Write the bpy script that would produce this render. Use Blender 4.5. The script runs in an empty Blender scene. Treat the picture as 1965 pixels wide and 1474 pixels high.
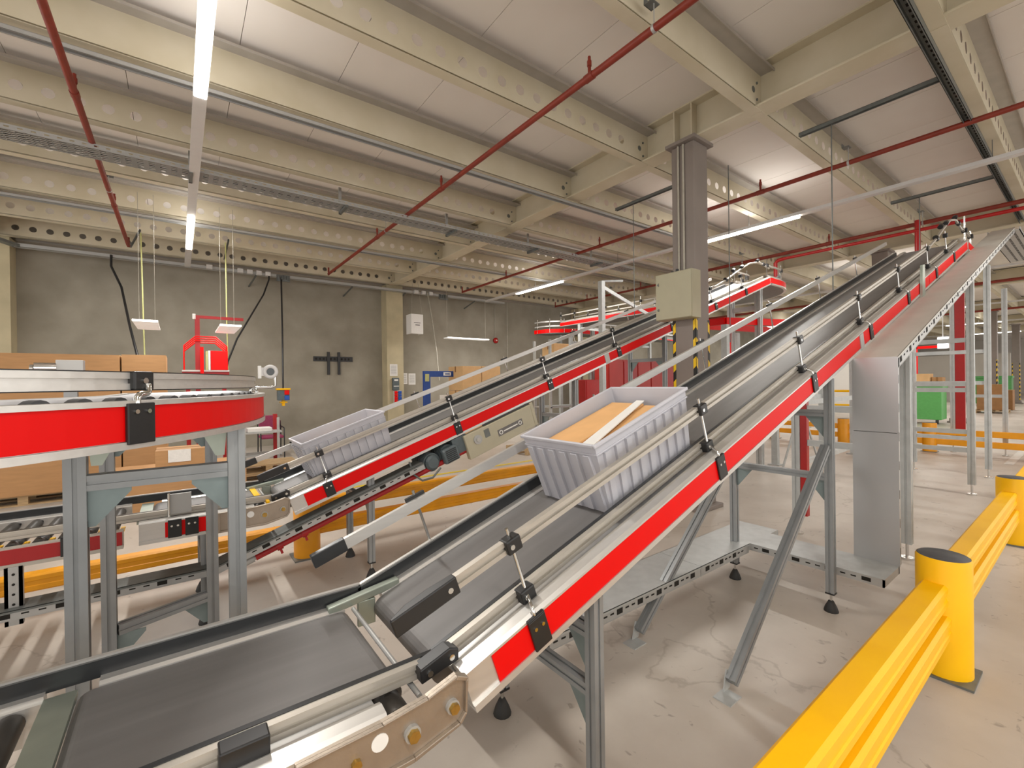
import bpy, math, random
from mathutils import Vector, Matrix

random.seed(7)
scene = bpy.context.scene
COL = scene.collection
PI = math.pi

# ------------------------------------------------------------------ camera
CAM_H = 1.6
yaw, pit, rol = math.radians(36.86), math.radians(-0.17), math.radians(-0.75)
Fv = Vector((math.sin(yaw) * math.cos(pit), math.cos(yaw) * math.cos(pit), math.sin(pit)))
R0 = Vector((math.cos(yaw), -math.sin(yaw), 0))
U0 = R0.cross(Fv)
Rv = R0 * math.cos(rol) + U0 * math.sin(rol)
Uv = U0 * math.cos(rol) - R0 * math.sin(rol)
cam_data = bpy.data.cameras.new('camera')
cam_data.sensor_fit = 'HORIZONTAL'
cam_data.sensor_width = 36.0
cam_data.lens = 853.5 / 1965 * 36.0
cam_data.clip_start = 0.02
cam_data.clip_end = 200
cam = bpy.data.objects.new('camera', cam_data)
cam.matrix_world = Matrix(((Rv.x, Uv.x, -Fv.x, 0), (Rv.y, Uv.y, -Fv.y, 0), (Rv.z, Uv.z, -Fv.z, CAM_H), (0, 0, 0, 1)))
COL.objects.link(cam)
scene.camera = cam

# ------------------------------------------------------------------ world: even light from the rest of the hall
world = bpy.data.worlds.new('hall_light')
scene.world = world
world.use_nodes = True
bg = world.node_tree.nodes['Background']
bg.inputs['Color'].default_value = (1.0, 0.97, 0.93, 1)
bg.inputs['Strength'].default_value = 1.5

# ------------------------------------------------------------------ exposure
vs = scene.view_settings
vs.view_transform = 'Standard'
vs.look = 'None'
vs.exposure = 0.38
vs.gamma = 1.0
vs.use_curve_mapping = False

LAMP_W = 76.0
UPLIGHT_W = 7.0          # watts of the upward lamp added over each lit luminaire to brighten the deck
LAMP_COL = (1.0, 0.97, 0.925)
TUBE_EMIT = 14.0

# ------------------------------------------------------------------ materials
def lin(c):
    return tuple(((v / 255.0) / 12.92 if v / 255.0 <= 0.04045 else ((v / 255.0 + 0.055) / 1.055) ** 2.4) for v in c)

MATS = {}
def mat(name, rgb, rough=0.5, metal=0.0, var=0.08, scale=12.0, bump=0.0, bscale=60.0, stretch=(1, 1, 1), emit=0.0, spec=0.5, coat=0.0, rgb2=None, detail=3.0, alpha=None):
    m = bpy.data.materials.new(name)
    m.use_nodes = True
    nt = m.node_tree
    b = nt.nodes['Principled BSDF']
    c1 = lin(rgb)
    c2 = lin(rgb2) if rgb2 else tuple(max(0, v * (1 - 2.2 * var)) for v in c1)
    tc = nt.nodes.new('ShaderNodeTexCoord')
    mp = nt.nodes.new('ShaderNodeMapping')
    mp.inputs['Scale'].default_value = stretch
    nt.links.new(tc.outputs['Object'], mp.inputs['Vector'])
    nz = nt.nodes.new('ShaderNodeTexNoise')
    nz.inputs['Scale'].default_value = scale
    nz.inputs['Detail'].default_value = detail
    nt.links.new(mp.outputs['Vector'], nz.inputs['Vector'])
    cr = nt.nodes.new('ShaderNodeValToRGB')
    cr.color_ramp.elements[0].position = 0.3
    cr.color_ramp.elements[1].position = 0.7
    cr.color_ramp.elements[0].color = (*c2, 1)
    cr.color_ramp.elements[1].color = (*c1, 1)
    nt.links.new(nz.outputs['Fac'], cr.inputs['Fac'])
    nt.links.new(cr.outputs['Color'], b.inputs['Base Color'])
    b.inputs['Roughness'].default_value = rough
    b.inputs['Metallic'].default_value = metal
    b.inputs['Specular IOR Level'].default_value = spec
    b.inputs['Coat Weight'].default_value = coat
    if alpha is not None:
        b.inputs['Alpha'].default_value = alpha
    if bump > 0:
        n2 = nt.nodes.new('ShaderNodeTexNoise')
        n2.inputs['Scale'].default_value = bscale
        n2.inputs['Detail'].default_value = 4
        nt.links.new(mp.outputs['Vector'], n2.inputs['Vector'])
        bp = nt.nodes.new('ShaderNodeBump')
        bp.inputs['Strength'].default_value = bump
        bp.inputs['Distance'].default_value = 0.01
        nt.links.new(n2.outputs['Fac'], bp.inputs['Height'])
        nt.links.new(bp.outputs['Normal'], b.inputs['Normal'])
    if emit > 0:
        b.inputs['Emission Color'].default_value = (*c1, 1)
        b.inputs['Emission Strength'].default_value = emit
    MATS[name] = m
    return m

mat('alu', (214, 212, 208), 0.33, 0.6, 0.04, 8, stretch=(0.4, 6, 6))
mat('alu_dull', (190, 184, 174), 0.42, 0.55, 0.06, 8, stretch=(0.5, 5, 5))
mat('profile_grey', (152, 155, 156), 0.4, 0.4, 0.05, 10)
mat('profile_dark', (92, 96, 98), 0.5, 0.5, 0.05, 10)
mat('galv', (180, 180, 178), 0.45, 0.35, 0.03, 4, detail=3)
mat('galv_light', (188, 191, 190), 0.48, 0.3, 0.06, 14)
mat('galv_dark', (122, 126, 124), 0.5, 0.6, 0.08, 20)
mat('gusset', (136, 150, 150), 0.4, 0.35, 0.1, 9)
mat('chrome', (215, 215, 212), 0.16, 1.0, 0.03)
mat('zinc_yellow', (196, 160, 84), 0.35, 0.8, 0.15, 30)
mat('cast_alu', (172, 160, 146), 0.42, 0.7, 0.06, 14, bump=0.08, bscale=90)
mat('red', (226, 4, 3), 0.45, 0.0, 0.02, 6, spec=0.2)
mat('red_dark', (166, 22, 26), 0.4, 0.0, 0.05)
mat('red_pipe', (136, 46, 28), 0.5, 0.0, 0.12, 9)
mat('red_hydrant', (170, 16, 14), 0.35, 0.0, 0.05)
mat('black', (34, 34, 35), 0.38, 0.0, 0.1, 20)
mat('black_strip', (48, 50, 52), 0.3, 0.0, 0.1, 10, stretch=(1, 4, 4))
mat('rubber', (40, 39, 38), 0.6, 0.0, 0.1)
mat('belt', (116, 114, 113), 0.45, 0.0, 0.05, 3.0, bump=0.03, bscale=300, stretch=(0.35, 6, 3), rgb2=(106, 104, 103))
mat('belt_light', (178, 178, 182), 0.5, 0.0, 0.03)
mat('roller', (76, 72, 68), 0.42, 0.35, 0.12, 14)
mat('roller_white', (206, 207, 212), 0.35, 0.0, 0.03)
mat('plate_zinc', (168, 176, 164), 0.4, 0.6, 0.08, 10)
mat('yellow', (255, 196, 2), 0.42, 0.0, 0.06, 5, bump=0.02, bscale=20, rgb2=(252, 190, 4), spec=0.3)
mat('yellow_orange', (240, 162, 10), 0.4, 0.0, 0.06, 5)
mat('cap_grey', (82, 82, 84), 0.6, 0.0, 0.1, 30)
mat('tote', (190, 190, 197), 0.45, 0.0, 0.03, 6)
mat('paper', (232, 230, 226), 0.7, 0.0, 0.04, 40)
mat('print', (120, 118, 116), 0.7, 0.0, 0.1, 90)
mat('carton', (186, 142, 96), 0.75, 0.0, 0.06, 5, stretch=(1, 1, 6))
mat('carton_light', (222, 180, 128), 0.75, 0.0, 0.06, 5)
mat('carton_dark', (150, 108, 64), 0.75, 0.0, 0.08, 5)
mat('parcel', (226, 176, 118), 0.7, 0.0, 0.05, 8)
mat('beam', (206, 197, 175), 0.6, 0.0, 0.06, 2.5, rgb2=(196, 186, 160))
mat('beam_grey', (176, 170, 162), 0.5, 0.15, 0.06, 5)
mat('deck', (236, 231, 225), 0.7, 0.0, 0.05, 0.8, rgb2=(228, 221, 214))
mat('column', (134, 124, 117), 0.55, 0.0, 0.05, 3)
mat('cabinet', (170, 164, 138), 0.42, 0.0, 0.03, 6)
mat('gear_beige', (186, 180, 156), 0.42, 0.0, 0.04, 6)
mat('motor', (92, 104, 108), 0.42, 0.1, 0.08, 12)
mat('white', (236, 235, 231), 0.45, 0.0, 0.02)
mat('trunking', (208, 206, 204), 0.4, 0.0, 0.02)
mat('lamp_glow', (255, 248, 236), 0.5, emit=TUBE_EMIT)
mat('lamp_panel', (225, 222, 216), 0.5, emit=0.35)
mat('lamp_edge', (255, 252, 245), 0.5, emit=4.0)
mat('screen', (245, 248, 255), 0.5, emit=3.0)
mat('concrete', (162, 156, 142), 0.85, 0.0, 0.12, 1.3, bump=0.25, bscale=14, rgb2=(138, 132, 118), detail=8)
mat('pilaster', (196, 184, 152), 0.85, 0.0, 0.1, 2.0, bump=0.15, bscale=20, detail=6)
mat('wall_grey', (196, 190, 182), 0.8, 0.0, 0.04, 1)
mat('wood', (196, 166, 124), 0.75, 0.0, 0.15, 6, stretch=(1, 8, 8))
mat('chair_fabric', (150, 58, 92), 0.9, 0.0, 0.12, 60)
mat('blue', (24, 70, 150), 0.4)
mat('blue_bright', (30, 84, 176), 0.4)
mat('green', (94, 172, 92), 0.5, 0.0, 0.05)
mat('green_dark', (66, 128, 66), 0.5, 0.0, 0.06)
mat('dark_hole', (30, 27, 22), 0.9)
mat('lockers', (176, 40, 34), 0.45, 0.0, 0.06, 3)
mat('cable_yellow', (196, 196, 130), 0.5)
mat('cable_grey', (176, 170, 156), 0.5)
mat('floor_yellow', (226, 196, 30), 0.6)
mat('floor_white', (222, 218, 210), 0.6)

# hazard stripes for column corners
def hazard():
    m = bpy.data.materials.new('hazard')
    m.use_nodes = True
    nt = m.node_tree
    b = nt.nodes['Principled BSDF']
    tc = nt.nodes.new('ShaderNodeTexCoord')
    sp = nt.nodes.new('ShaderNodeSeparateXYZ')
    nt.links.new(tc.outputs['Object'], sp.inputs[0])
    ad = nt.nodes.new('ShaderNodeMath'); ad.operation = 'ADD'
    a2 = nt.nodes.new('ShaderNodeMath'); a2.operation = 'ADD'
    nt.links.new(sp.outputs['X'], a2.inputs[0]); nt.links.new(sp.outputs['Y'], a2.inputs[1])
    nt.links.new(sp.outputs['Z'], ad.inputs[0]); nt.links.new(a2.outputs[0], ad.inputs[1])
    mu = nt.nodes.new('ShaderNodeMath'); mu.operation = 'MULTIPLY'; mu.inputs[1].default_value = 4.2
    nt.links.new(ad.outputs[0], mu.inputs[0])
    fr = nt.nodes.new('ShaderNodeMath'); fr.operation = 'FRACT'
    nt.links.new(mu.outputs[0], fr.inputs[0])
    gt = nt.nodes.new('ShaderNodeMath'); gt.operation = 'GREATER_THAN'; gt.inputs[1].default_value = 0.5
    nt.links.new(fr.outputs[0], gt.inputs[0])
    mx = nt.nodes.new('ShaderNodeMix'); mx.data_type = 'RGBA'
    mx.inputs['A'].default_value = (*lin((32, 32, 32)), 1)
    mx.inputs['B'].default_value = (*lin((238, 196, 10)), 1)
    nt.links.new(gt.outputs[0], mx.inputs['Factor'])
    nt.links.new(mx.outputs['Result'], b.inputs['Base Color'])
    b.inputs['Roughness'].default_value = 0.5
    MATS['hazard'] = m
hazard()

# worn concrete floor: cloudy tone, scuffs, fine cracks
def floor_mat():
    m = bpy.data.materials.new('floor_concrete')
    m.use_nodes = True
    nt = m.node_tree
    N = nt.nodes.new
    L = nt.links.new
    b = nt.nodes['Principled BSDF']
    tc = N('ShaderNodeTexCoord')
    n1 = N('ShaderNodeTexNoise'); n1.inputs['Scale'].default_value = 0.9; n1.inputs['Detail'].default_value = 12; n1.inputs['Roughness'].default_value = 0.6
    L(tc.outputs['Object'], n1.inputs['Vector'])
    r1 = N('ShaderNodeValToRGB')
    r1.color_ramp.elements[0].position = 0.3; r1.color_ramp.elements[1].position = 0.72
    r1.color_ramp.elements[0].color = (*lin((176, 166, 155)), 1)
    r1.color_ramp.elements[1].color = (*lin((203, 195, 185)), 1)
    L(n1.outputs['Fac'], r1.inputs['Fac'])
    # cracks
    nd = N('ShaderNodeTexNoise'); nd.inputs['Scale'].default_value = 1.8; nd.inputs['Detail'].default_value = 6
    L(tc.outputs['Object'], nd.inputs['Vector'])
    mixv = N('ShaderNodeMix'); mixv.data_type = 'VECTOR'; mixv.inputs['Factor'].default_value = 0.5
    L(tc.outputs['Object'], mixv.inputs['A']); L(nd.outputs['Color'], mixv.inputs['B'])
    vo = N('ShaderNodeTexVoronoi'); vo.feature = 'DISTANCE_TO_EDGE'; vo.inputs['Scale'].default_value = 0.45
    L(mixv.outputs['Result'], vo.inputs['Vector'])
    r2 = N('ShaderNodeValToRGB')
    r2.color_ramp.elements[0].position = 0.0; r2.color_ramp.elements[1].position = 0.0035
    r2.color_ramp.elements[0].color = (0.74, 0.72, 0.7, 1); r2.color_ramp.elements[1].color = (1, 1, 1, 1)
    L(vo.outputs['Distance'], r2.inputs['Fac'])
    # scuffs
    n3 = N('ShaderNodeTexNoise'); n3.inputs['Scale'].default_value = 9; n3.inputs['Detail'].default_value = 5; n3.inputs['Distortion'].default_value = 1.6
    L(tc.outputs['Object'], n3.inputs['Vector'])
    r3 = N('ShaderNodeValToRGB')
    r3.color_ramp.elements[0].position = 0.27; r3.color_ramp.elements[1].position = 0.34
    r3.color_ramp.elements[0].color = (0.55, 0.53, 0.52, 1); r3.color_ramp.elements[1].color = (1, 1, 1, 1)
    L(n3.outputs['Fac'], r3.inputs['Fac'])
    m1 = N('ShaderNodeMix'); m1.data_type = 'RGBA'; m1.blend_type = 'MULTIPLY'; m1.inputs['Factor'].default_value = 0.8
    L(r1.outputs['Color'], m1.inputs['A']); L(r2.outputs['Color'], m1.inputs['B'])
    m2 = N('ShaderNodeMix'); m2.data_type = 'RGBA'; m2.blend_type = 'MULTIPLY'; m2.inputs['Factor'].default_value = 0.8
    L(m1.outputs['Result'], m2.inputs['A']); L(r3.outputs['Color'], m2.inputs['B'])
    L(m2.outputs['Result'], b.inputs['Base Color'])
    b.inputs['Roughness'].default_value = 0.42
    b.inputs['Specular IOR Level'].default_value = 0.35
    MATS['floor'] = m
floor_mat()

# ------------------------------------------------------------------ mesh helpers
def idf(a, b, c):
    return (a, b, c)

class MB:
    """collects shapes; build() links them as ONE mesh object"""
    def __init__(self):
        self.v = []; self.f = []; self.s = []
    def add(self, vs_, fs, smooth=False):
        o = len(self.v)
        self.v += [tuple(p) for p in vs_]
        self.f += [tuple(i + o for i in f) for f in fs]
        self.s += [smooth] * len(fs)
        return self
    def hexa(self, fn, a0, a1, b0, b1, c0, c1):
        p = [fn(a, b, c) for a in (a0, a1) for b in (b0, b1) for c in (c0, c1)]
        return self.add(p, [(0, 1, 3, 2), (4, 6, 7, 5), (0, 4, 5, 1), (2, 3, 7, 6), (0, 2, 6, 4), (1, 5, 7, 3)])
    def box(self, x0, x1, y0, y1, z0, z1):
        return self.hexa(idf, x0, x1, y0, y1, z0, z1)
    def prism(self, poly, fn, c0, c1):
        """poly: list of (a, b); extruded from c0 to c1; fn(a, b, c) -> world"""
        n = len(poly)
        p = [fn(a, b, c0) for a, b in poly] + [fn(a, b, c1) for a, b in poly]
        fs = [(i, (i + 1) % n, n + (i + 1) % n, n + i) for i in range(n)]
        fs += [tuple(range(n - 1, -1, -1)), tuple(range(n, 2 * n))]
        return self.add(p, fs)
    def beam(self, p0, p1, w, h, up=(0, 0, 1)):
        p0 = Vector(p0); p1 = Vector(p1)
        d = (p1 - p0).normalized()
        s = d.cross(Vector(up))
        if s.length < 1e-5:
            s = d.cross(Vector((0, 1, 0)))
        s.normalize()
        u = s.cross(d)
        ln = (p1 - p0).length
        return self.hexa(lambda a, b, c: p0 + d * a + s * b + u * c, 0, ln, -w / 2, w / 2, -h / 2, h / 2)
    def cyl(self, p0, p1, r0, seg=12, r1=None, caps=True):
        p0 = Vector(p0); p1 = Vector(p1)
        r1 = r0 if r1 is None else r1
        d = (p1 - p0).normalized()
        a = d.orthogonal().normalized(); b = d.cross(a)
        ring = [a * math.cos(2 * PI * i / seg) + b * math.sin(2 * PI * i / seg) for i in range(seg)]
        self.add([p0 + q * r0 for q in ring] + [p1 + q * r1 for q in ring], [(i, (i + 1) % seg, seg + (i + 1) % seg, seg + i) for i in range(seg)], True)
        if caps:
            self.add([p0 + q * r0 for q in ring], [tuple(range(seg - 1, -1, -1))])
            self.add([p1 + q * r1 for q in ring], [tuple(range(seg))])
        return self
    def tube(self, pts, r, seg=8, caps=True):
        pts = [Vector(p) for p in pts]
        rings = []
        prev = None
        for i, p in enumerate(pts):
            d = (pts[min(i + 1, len(pts) - 1)] - pts[max(i - 1, 0)]).normalized()
            a = d.orthogonal().normalized() if prev is None else (prev - d * prev.dot(d)).normalized()
            prev = a
            b = d.cross(a)
            rings.append([p + (a * math.cos(2 * PI * k / seg) + b * math.sin(2 * PI * k / seg)) * r for k in range(seg)])
        vs_ = [q for rg in rings for q in rg]
        fs = [(i * seg + k, i * seg + (k + 1) % seg, (i + 1) * seg + (k + 1) % seg, (i + 1) * seg + k) for i in range(len(pts) - 1) for k in range(seg)]
        self.add(vs_, fs, True)
        if caps:
            self.add(rings[0], [tuple(range(seg - 1, -1, -1))]); self.add(rings[-1], [tuple(range(seg))])
        return self
    def lathe(self, prof, c, seg=16, axis=None):
        """prof: (r, h) list about axis through c"""
        c = Vector(c); ax = Vector(axis or (0, 0, 1)).normalized()
        a = ax.orthogonal().normalized(); b = ax.cross(a)
        vs_ = [c + ax * h + (a * math.cos(2 * PI * k / seg) + b * math.sin(2 * PI * k / seg)) * r for r, h in prof for k in range(seg)]
        fs = [(i * seg + k, i * seg + (k + 1) % seg, (i + 1) * seg + (k + 1) % seg, (i + 1) * seg + k) for i in range(len(prof) - 1) for k in range(seg)]
        self.add(vs_, fs, True)
        return self
    def sweep(self, path, y0, y1, z0, z1):
        """path: list of (x, y, tx, ty); cross-section y0..y1 to the left of travel, z0..z1"""
        n = len(path)
        vs_ = []
        for x, y, tx, ty in path:
            nx, ny = -ty, tx
            for o in (y0, y1):
                for z in (z0, z1):
                    vs_.append((x + nx * o, y + ny * o, z))
        fs = []
        for i in range(n - 1):
            a = 4 * i; b = a + 4
            fs += [(a, b, b + 1, a + 1), (a + 2, a + 3, b + 3, b + 2), (a + 1, b + 1, b + 3, a + 3), (a, a + 2, b + 2, b)]
        fs += [(0, 1, 3, 2), (4 * n - 4, 4 * n - 2, 4 * n - 1, 4 * n - 3)]
        return self.add(vs_, fs)
    def build(self, name, m, parent=None, bevel=0.0, label=None, stuff=False):
        me = bpy.data.meshes.new(name)
        me.from_pydata(self.v, [], self.f)
        me.polygons.foreach_set('use_smooth', self.s)
        me.update()
        o = bpy.data.objects.new(name, me)
        COL.objects.link(o)
        me.materials.append(MATS[m] if isinstance(m, str) else m)
        if parent is not None:
            put(o, parent)
        if bevel > 0:
            md = o.modifiers.new('bevel', 'BEVEL'); md.width = bevel; md.segments = 2; md.limit_method = 'ANGLE'; md.angle_limit = math.radians(40)
        if label:
            o['label'] = label
        if stuff:
            o['kind'] = 'stuff'
        return o

def put(o, parent):
    o.parent = parent
    if parent.parent is None:
        o.location = o.location - parent.location

def thing(name, label, cat, loc=(0, 0, 0), group=None):
    o = bpy.data.objects.new(name, None)
    o.location = loc
    o.empty_display_size = 0.1
    COL.objects.link(o)
    o['label'] = label; o['category'] = cat
    if group:
        o['group'] = group
    return o

def tag(o, label, cat, group=None):
    o['label'] = label; o['category'] = cat
    if group:
        o['group'] = group
    return o

def struct(o):
    o['kind'] = 'structure'
    return o

def inst(o, parent, loc):
    """copy of a part sharing its mesh, moved by loc"""
    c = o.copy()
    COL.objects.link(c)
    c.parent = parent
    c.location = Vector(o.location) + Vector(loc)
    return c

def copy_thing(root, off, label=None):
    r = root.copy(); COL.objects.link(r); r.location = Vector(root.location) + Vector(off)
    if label:
        r['label'] = label
    for ch in list(root.children):
        c = ch.copy(); COL.objects.link(c); c.parent = r
        for g in ch.children:
            d = g.copy(); COL.objects.link(d); d.parent = c
    return r

def text(name, body, size, m, parent, M, depth=0.001):
    cu = bpy.data.curves.new(name, 'FONT')
    cu.body = body; cu.size = size; cu.extrude = depth; cu.align_x = 'CENTER'; cu.align_y = 'CENTER'
    cu.materials.append(MATS[m])
    o = bpy.data.objects.new(name, cu)
    COL.objects.link(o)
    if parent is not None:
        o.parent = parent
        o.matrix_local = Matrix.Translation(-(parent.location if parent.parent is None else Vector((0, 0, 0)))) @ M
    else:
        o.matrix_world = M
    return o

# T-slot aluminium profile outline, side w
def tslot(w, g=0.22, dp=0.12):
    h = w / 2; a = w * g / 2; d = h - w * dp
    q = [(-h, -h), (-a, -h), (-a, -d), (a, -d), (a, -h)]
    out = []
    for k in range(4):
        c, s = (1, 0, -1, 0)[k], (0, 1, 0, -1)[k]
        out += [(c * x - s * y, s * x + c * y) for x, y in q]
    return out

def leg_mesh(mb, x, y, z0, z1, w=0.05):
    return mb.prism([(x + a, y + b) for a, b in tslot(w)], idf, z0, z1)

def bar(mb, p0, p1, w=0.045):
    p0 = Vector(p0); p1 = Vector(p1); d = (p1 - p0).normalized()
    up = Vector((0, 0, 1)) if abs(d.z) < 0.9 else Vector((0, 1, 0))
    s = d.cross(up).normalized(); u = s.cross(d)
    return mb.prism(tslot(w), lambda a, b, c: p0 + d * c + s * a + u * b, 0, (p1 - p0).length)

def foot(parent, x, y, ztop):
    r = MB().cyl((x, y, 0.03), (x, y, ztop), 0.008, 8).build('levelling_rod', 'chrome', parent)
    MB().lathe([(0.0, 0.075), (0.016, 0.072), (0.024, 0.055), (0.036, 0.03), (0.044, 0.004), (0.044, 0.0), (0.0, 0.0)], (x, y, 0.0), 14).build('foot_cup', 'rubber', r)

def gusset(parent, x, y, z, dy, dz, t=0.006, m='gusset'):
    """triangular plate in the plane x = const"""
    MB().prism([(y, z), (y + dy, z), (y + dy * 0.9, z + dz * 0.1), (y + dy * 0.08, z + dz), (y, z + dz)], lambda a, b, c: (x + c, a, b), -t / 2, t / 2).build('gusset', m, parent)
mat('duct_lid', (206, 203, 194), 0.6, 0.0, 0.04, 5)
mat('sheet', (186, 186, 186), 0.36, 0.65, 0.03, 2.0)
mat('wall_white', (226, 222, 216), 0.7, 0.0, 0.03, 1)

# ================================================================== SETTING
floor = struct(MB().box(-7, 62, -8, 13.4, -0.12, 0.0).build('floor', 'floor'))
MB().add([(12.0, 1.0, 0.003), (60, 1.0, 0.003), (60, 1.12, 0.003), (12.0, 1.12, 0.003)], [(0, 1, 2, 3)]).build('floor_line', 'floor_white', floor)
MB().add([(1.5, 7.0, 0.003), (9.0, 7.0, 0.003), (9.0, 7.1, 0.003), (1.5, 7.1, 0.003)], [(0, 1, 2, 3)]).build('floor_line', 'floor_yellow', floor)

wall_back = struct(MB().box(-7, 62, 13.4, 13.6, 0, 5.3).build('wall_back', 'concrete'))
for gx in (-2.9, 5.3, 13.45):
    MB().box(gx - 0.26, gx + 0.26, 12.98, 13.4, 0, 4.62).build('pilaster', 'pilaster', wall_back)
MB().box(-2.6, 60, 13.2, 13.4, 4.62, 5.05).build('edge_beam', 'beam_grey', wall_back)
for sx in (9.85, 17.0):
    MB().box(sx - 0.02, sx + 0.02, 13.385, 13.4, 0, 4.6).build('panel_joint', 'cable_grey', wall_back)
struct(MB().box(62, 62.2, -8, 13.6, 0, 5.3).build('wall_far', 'wall_grey'))

# ceiling: slab, deck panels between joists, girders and punched joists
ceiling = struct(MB().box(-7, 62, -8, 13.6, 5.09, 5.25).build('ceiling', 'deck'))
GX = [-6.9, -2.9, 5.25, 13.4, 21.55, 29.7, 37.85, 46.0]
JY = [0.79 + 1.5 * k for k in range(-8, 9)]
panel0 = None
PW = 0.96
for j, y in enumerate(JY):
    if y < -4.0:
        continue
    k = 0
    x = -3.3
    while x < 13.3:
        if panel0 is None:
            panel0 = MB().box(0.003, PW - 0.003, 0.003, 1.497, 5.06, 5.088).build('deck_panel', 'deck', ceiling)
            panel0.location = Vector((x, y, 0))
            base0 = Vector((x, y, 0))
        else:
            inst(panel0, ceiling, Vector((x, y, 0)) - base0)
        x += PW

def girder(gx):
    mb = MB()
    mb.box(gx - 0.135, gx + 0.135, -8, 13.2, 4.6, 4.62)
    mb.box(gx - 0.009, gx + 0.009, -8, 13.2, 4.62, 5.06)
    mb.box(gx - 0.135, gx + 0.135, -8, 13.2, 5.04, 5.06)
    return mb.build('girder', 'beam', ceiling)
for gx in GX:
    g = girder(gx)
    if gx == 5.25:
        for yy in (3.06, 3.30):
            MB().box(gx - 0.13, gx - 0.01, yy - 0.008, yy + 0.008, 4.62, 5.04).build('stiffener', 'beam', g)

def joist(x0, x1, y, holes):
    mb = MB()
    zc, r, pitch = 4.77, 0.055, 0.24
    zb, zt = 4.616, 4.98
    if holes:
        n = int((x1 - x0 - 0.5) / pitch)
        xs0 = x0 + 0.25
        mb.box(x0, xs0, y - 0.003, y + 0.003, zb, zt)
        mb.box(xs0 + n * pitch, x1, y - 0.003, y + 0.003, zb, zt)
        mb.box(xs0, xs0 + n * pitch, y - 0.003, y + 0.003, zb, zc - pitch / 2)
        mb.box(xs0, xs0 + n * pitch, y - 0.003, y + 0.003, zc + pitch / 2, zt)
        K = 12
        for i in range(n):
            cx = xs0 + (i + 0.5) * pitch
            inner = []; outer = []
            for k in range(K):
                a = 2 * PI * k / K + PI / K
                c, s = math.cos(a), math.sin(a)
                m_ = max(abs(c), abs(s))
                inner.append((cx + r * c, zc + r * s)); outer.append((cx + pitch / 2 * c / m_, zc + pitch / 2 * s / m_))
            vs_ = [(a, y - 0.003, b) for a, b in inner] + [(a, y - 0.003, b) for a, b in outer]
            fs = [(k, (k + 1) % K, K + (k + 1) % K, K + k) for k in range(K)]
            mb.add(vs_, fs)
    else:
        mb.box(x0, x1, y - 0.003, y + 0.003, zb, zt)
    mb.box(x0, x1, y - 0.004, y + 0.11, 4.596, 4.6)      # bottom flange, away from the camera
    mb.box(x0, x1, y + 0.028, y + 0.032, 4.6, 4.66)      # recessed inner web behind the shadow gap
    mb.box(x0, x1, y + 0.104, y + 0.11, 4.6, 4.625)
    jo = mb.build('joist', 'beam', ceiling)
    MB().box(x0, x1, y - 0.15, y + 0.003, 4.98, 4.99).box(x0, x1, y - 0.15, y - 0.142, 4.96, 4.98).build('top_flange', 'beam_grey', jo)
    return jo

for bay in range(len(GX) - 1):
    x0, x1 = GX[bay] + 0.01, GX[bay + 1] - 0.01
    for y in JY:
        if bay == 0 and y < 2:
            continue
        if y < -5.5:
            continue
        holes = bay in (1, 2) and y > 0.5 and abs(y - 2.29) > 0.1 or (bay == 2 and abs(y - 2.29) < 0.1)
        if bay == 1 and abs(y - 5.29) < 0.1:
            holes = False
        jo = joist(x0, x1, y, holes)
        if bay == 1 and 2 < y:
            mb = MB()
            for zz in (4.68, 4.86):
                mb.cyl((x1 - 0.11, y - 0.004, zz), (x1 - 0.11, y - 0.016, zz), 0.014, 8)
            mb.cyl((x1 - 0.18, y - 0.0035, 4.77), (x1 - 0.18, y - 0.006, 4.77), 0.035, 10)
            mb.build('bolt', 'galv_dark', jo)

# columns of the hall
def column(x, y, label, detail=False):
    t = thing('column', label, 'column', (x, y, 0), 'hall columns')
    w = 0.155
    MB().box(x - w, x + w, y - w, y + w, 0.0, 4.56).build('shaft', 'column', t, 0.012)
    MB().box(x - 0.26, x + 0.24, y - 0.27, y + 0.24, 0.0, 0.05).box(x - 0.2, x + 0.19, y - 0.2, y + 0.19, 0.05, 0.16).build('base_plinth', 'column', t, 0.006)
    MB().box(x - 0.22, x + 0.22, y - 0.2, y + 0.2, 4.56, 4.6).build('head_plate', 'column', t)
    for sx in (-1, 1):
        for sy in (-1, 1):
            if sx == 1 and sy == 1:
                continue
            cx, cy = x + sx * w, y + sy * w
            e = 0.004
            MB().box(min(cx + sx * e, cx - sx * 0.035), max(cx + sx * e, cx - sx * 0.035), min(cy + sy * e, cy), max(cy + sy * e, cy), 0.2, 2.36).box(
                min(cx + sx * e, cx), max(cx + sx * e, cx), min(cy + sy * e, cy - sy * 0.035), max(cy + sy * e, cy - sy * 0.035), 0.2, 2.36).build('hazard_guard', 'hazard', t)
    if detail:
        for dy in (-0.02, 0.05):
            MB().cyl((x - w - 0.016, y + dy, 2.95), (x - w - 0.016, y + dy, 4.55), 0.014, 8).build('conduit', 'cable_grey', t)
    return t
column(5.25, 3.17, 'grey steel column with control cabinet, standing between the two inclined conveyors', True)
column(13.4, 3.17, 'grey hall column half hidden behind the top of the near incline')
column(21.8, 3.1, 'grey hall column with hazard edges beside the green bin')
column(30.0, 3.1, 'grey hall column with hazard edges beside the brown cartons on pallets')
column(39.0, 3.1, 'grey hall column with hazard edges, furthest along the right aisle')

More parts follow.
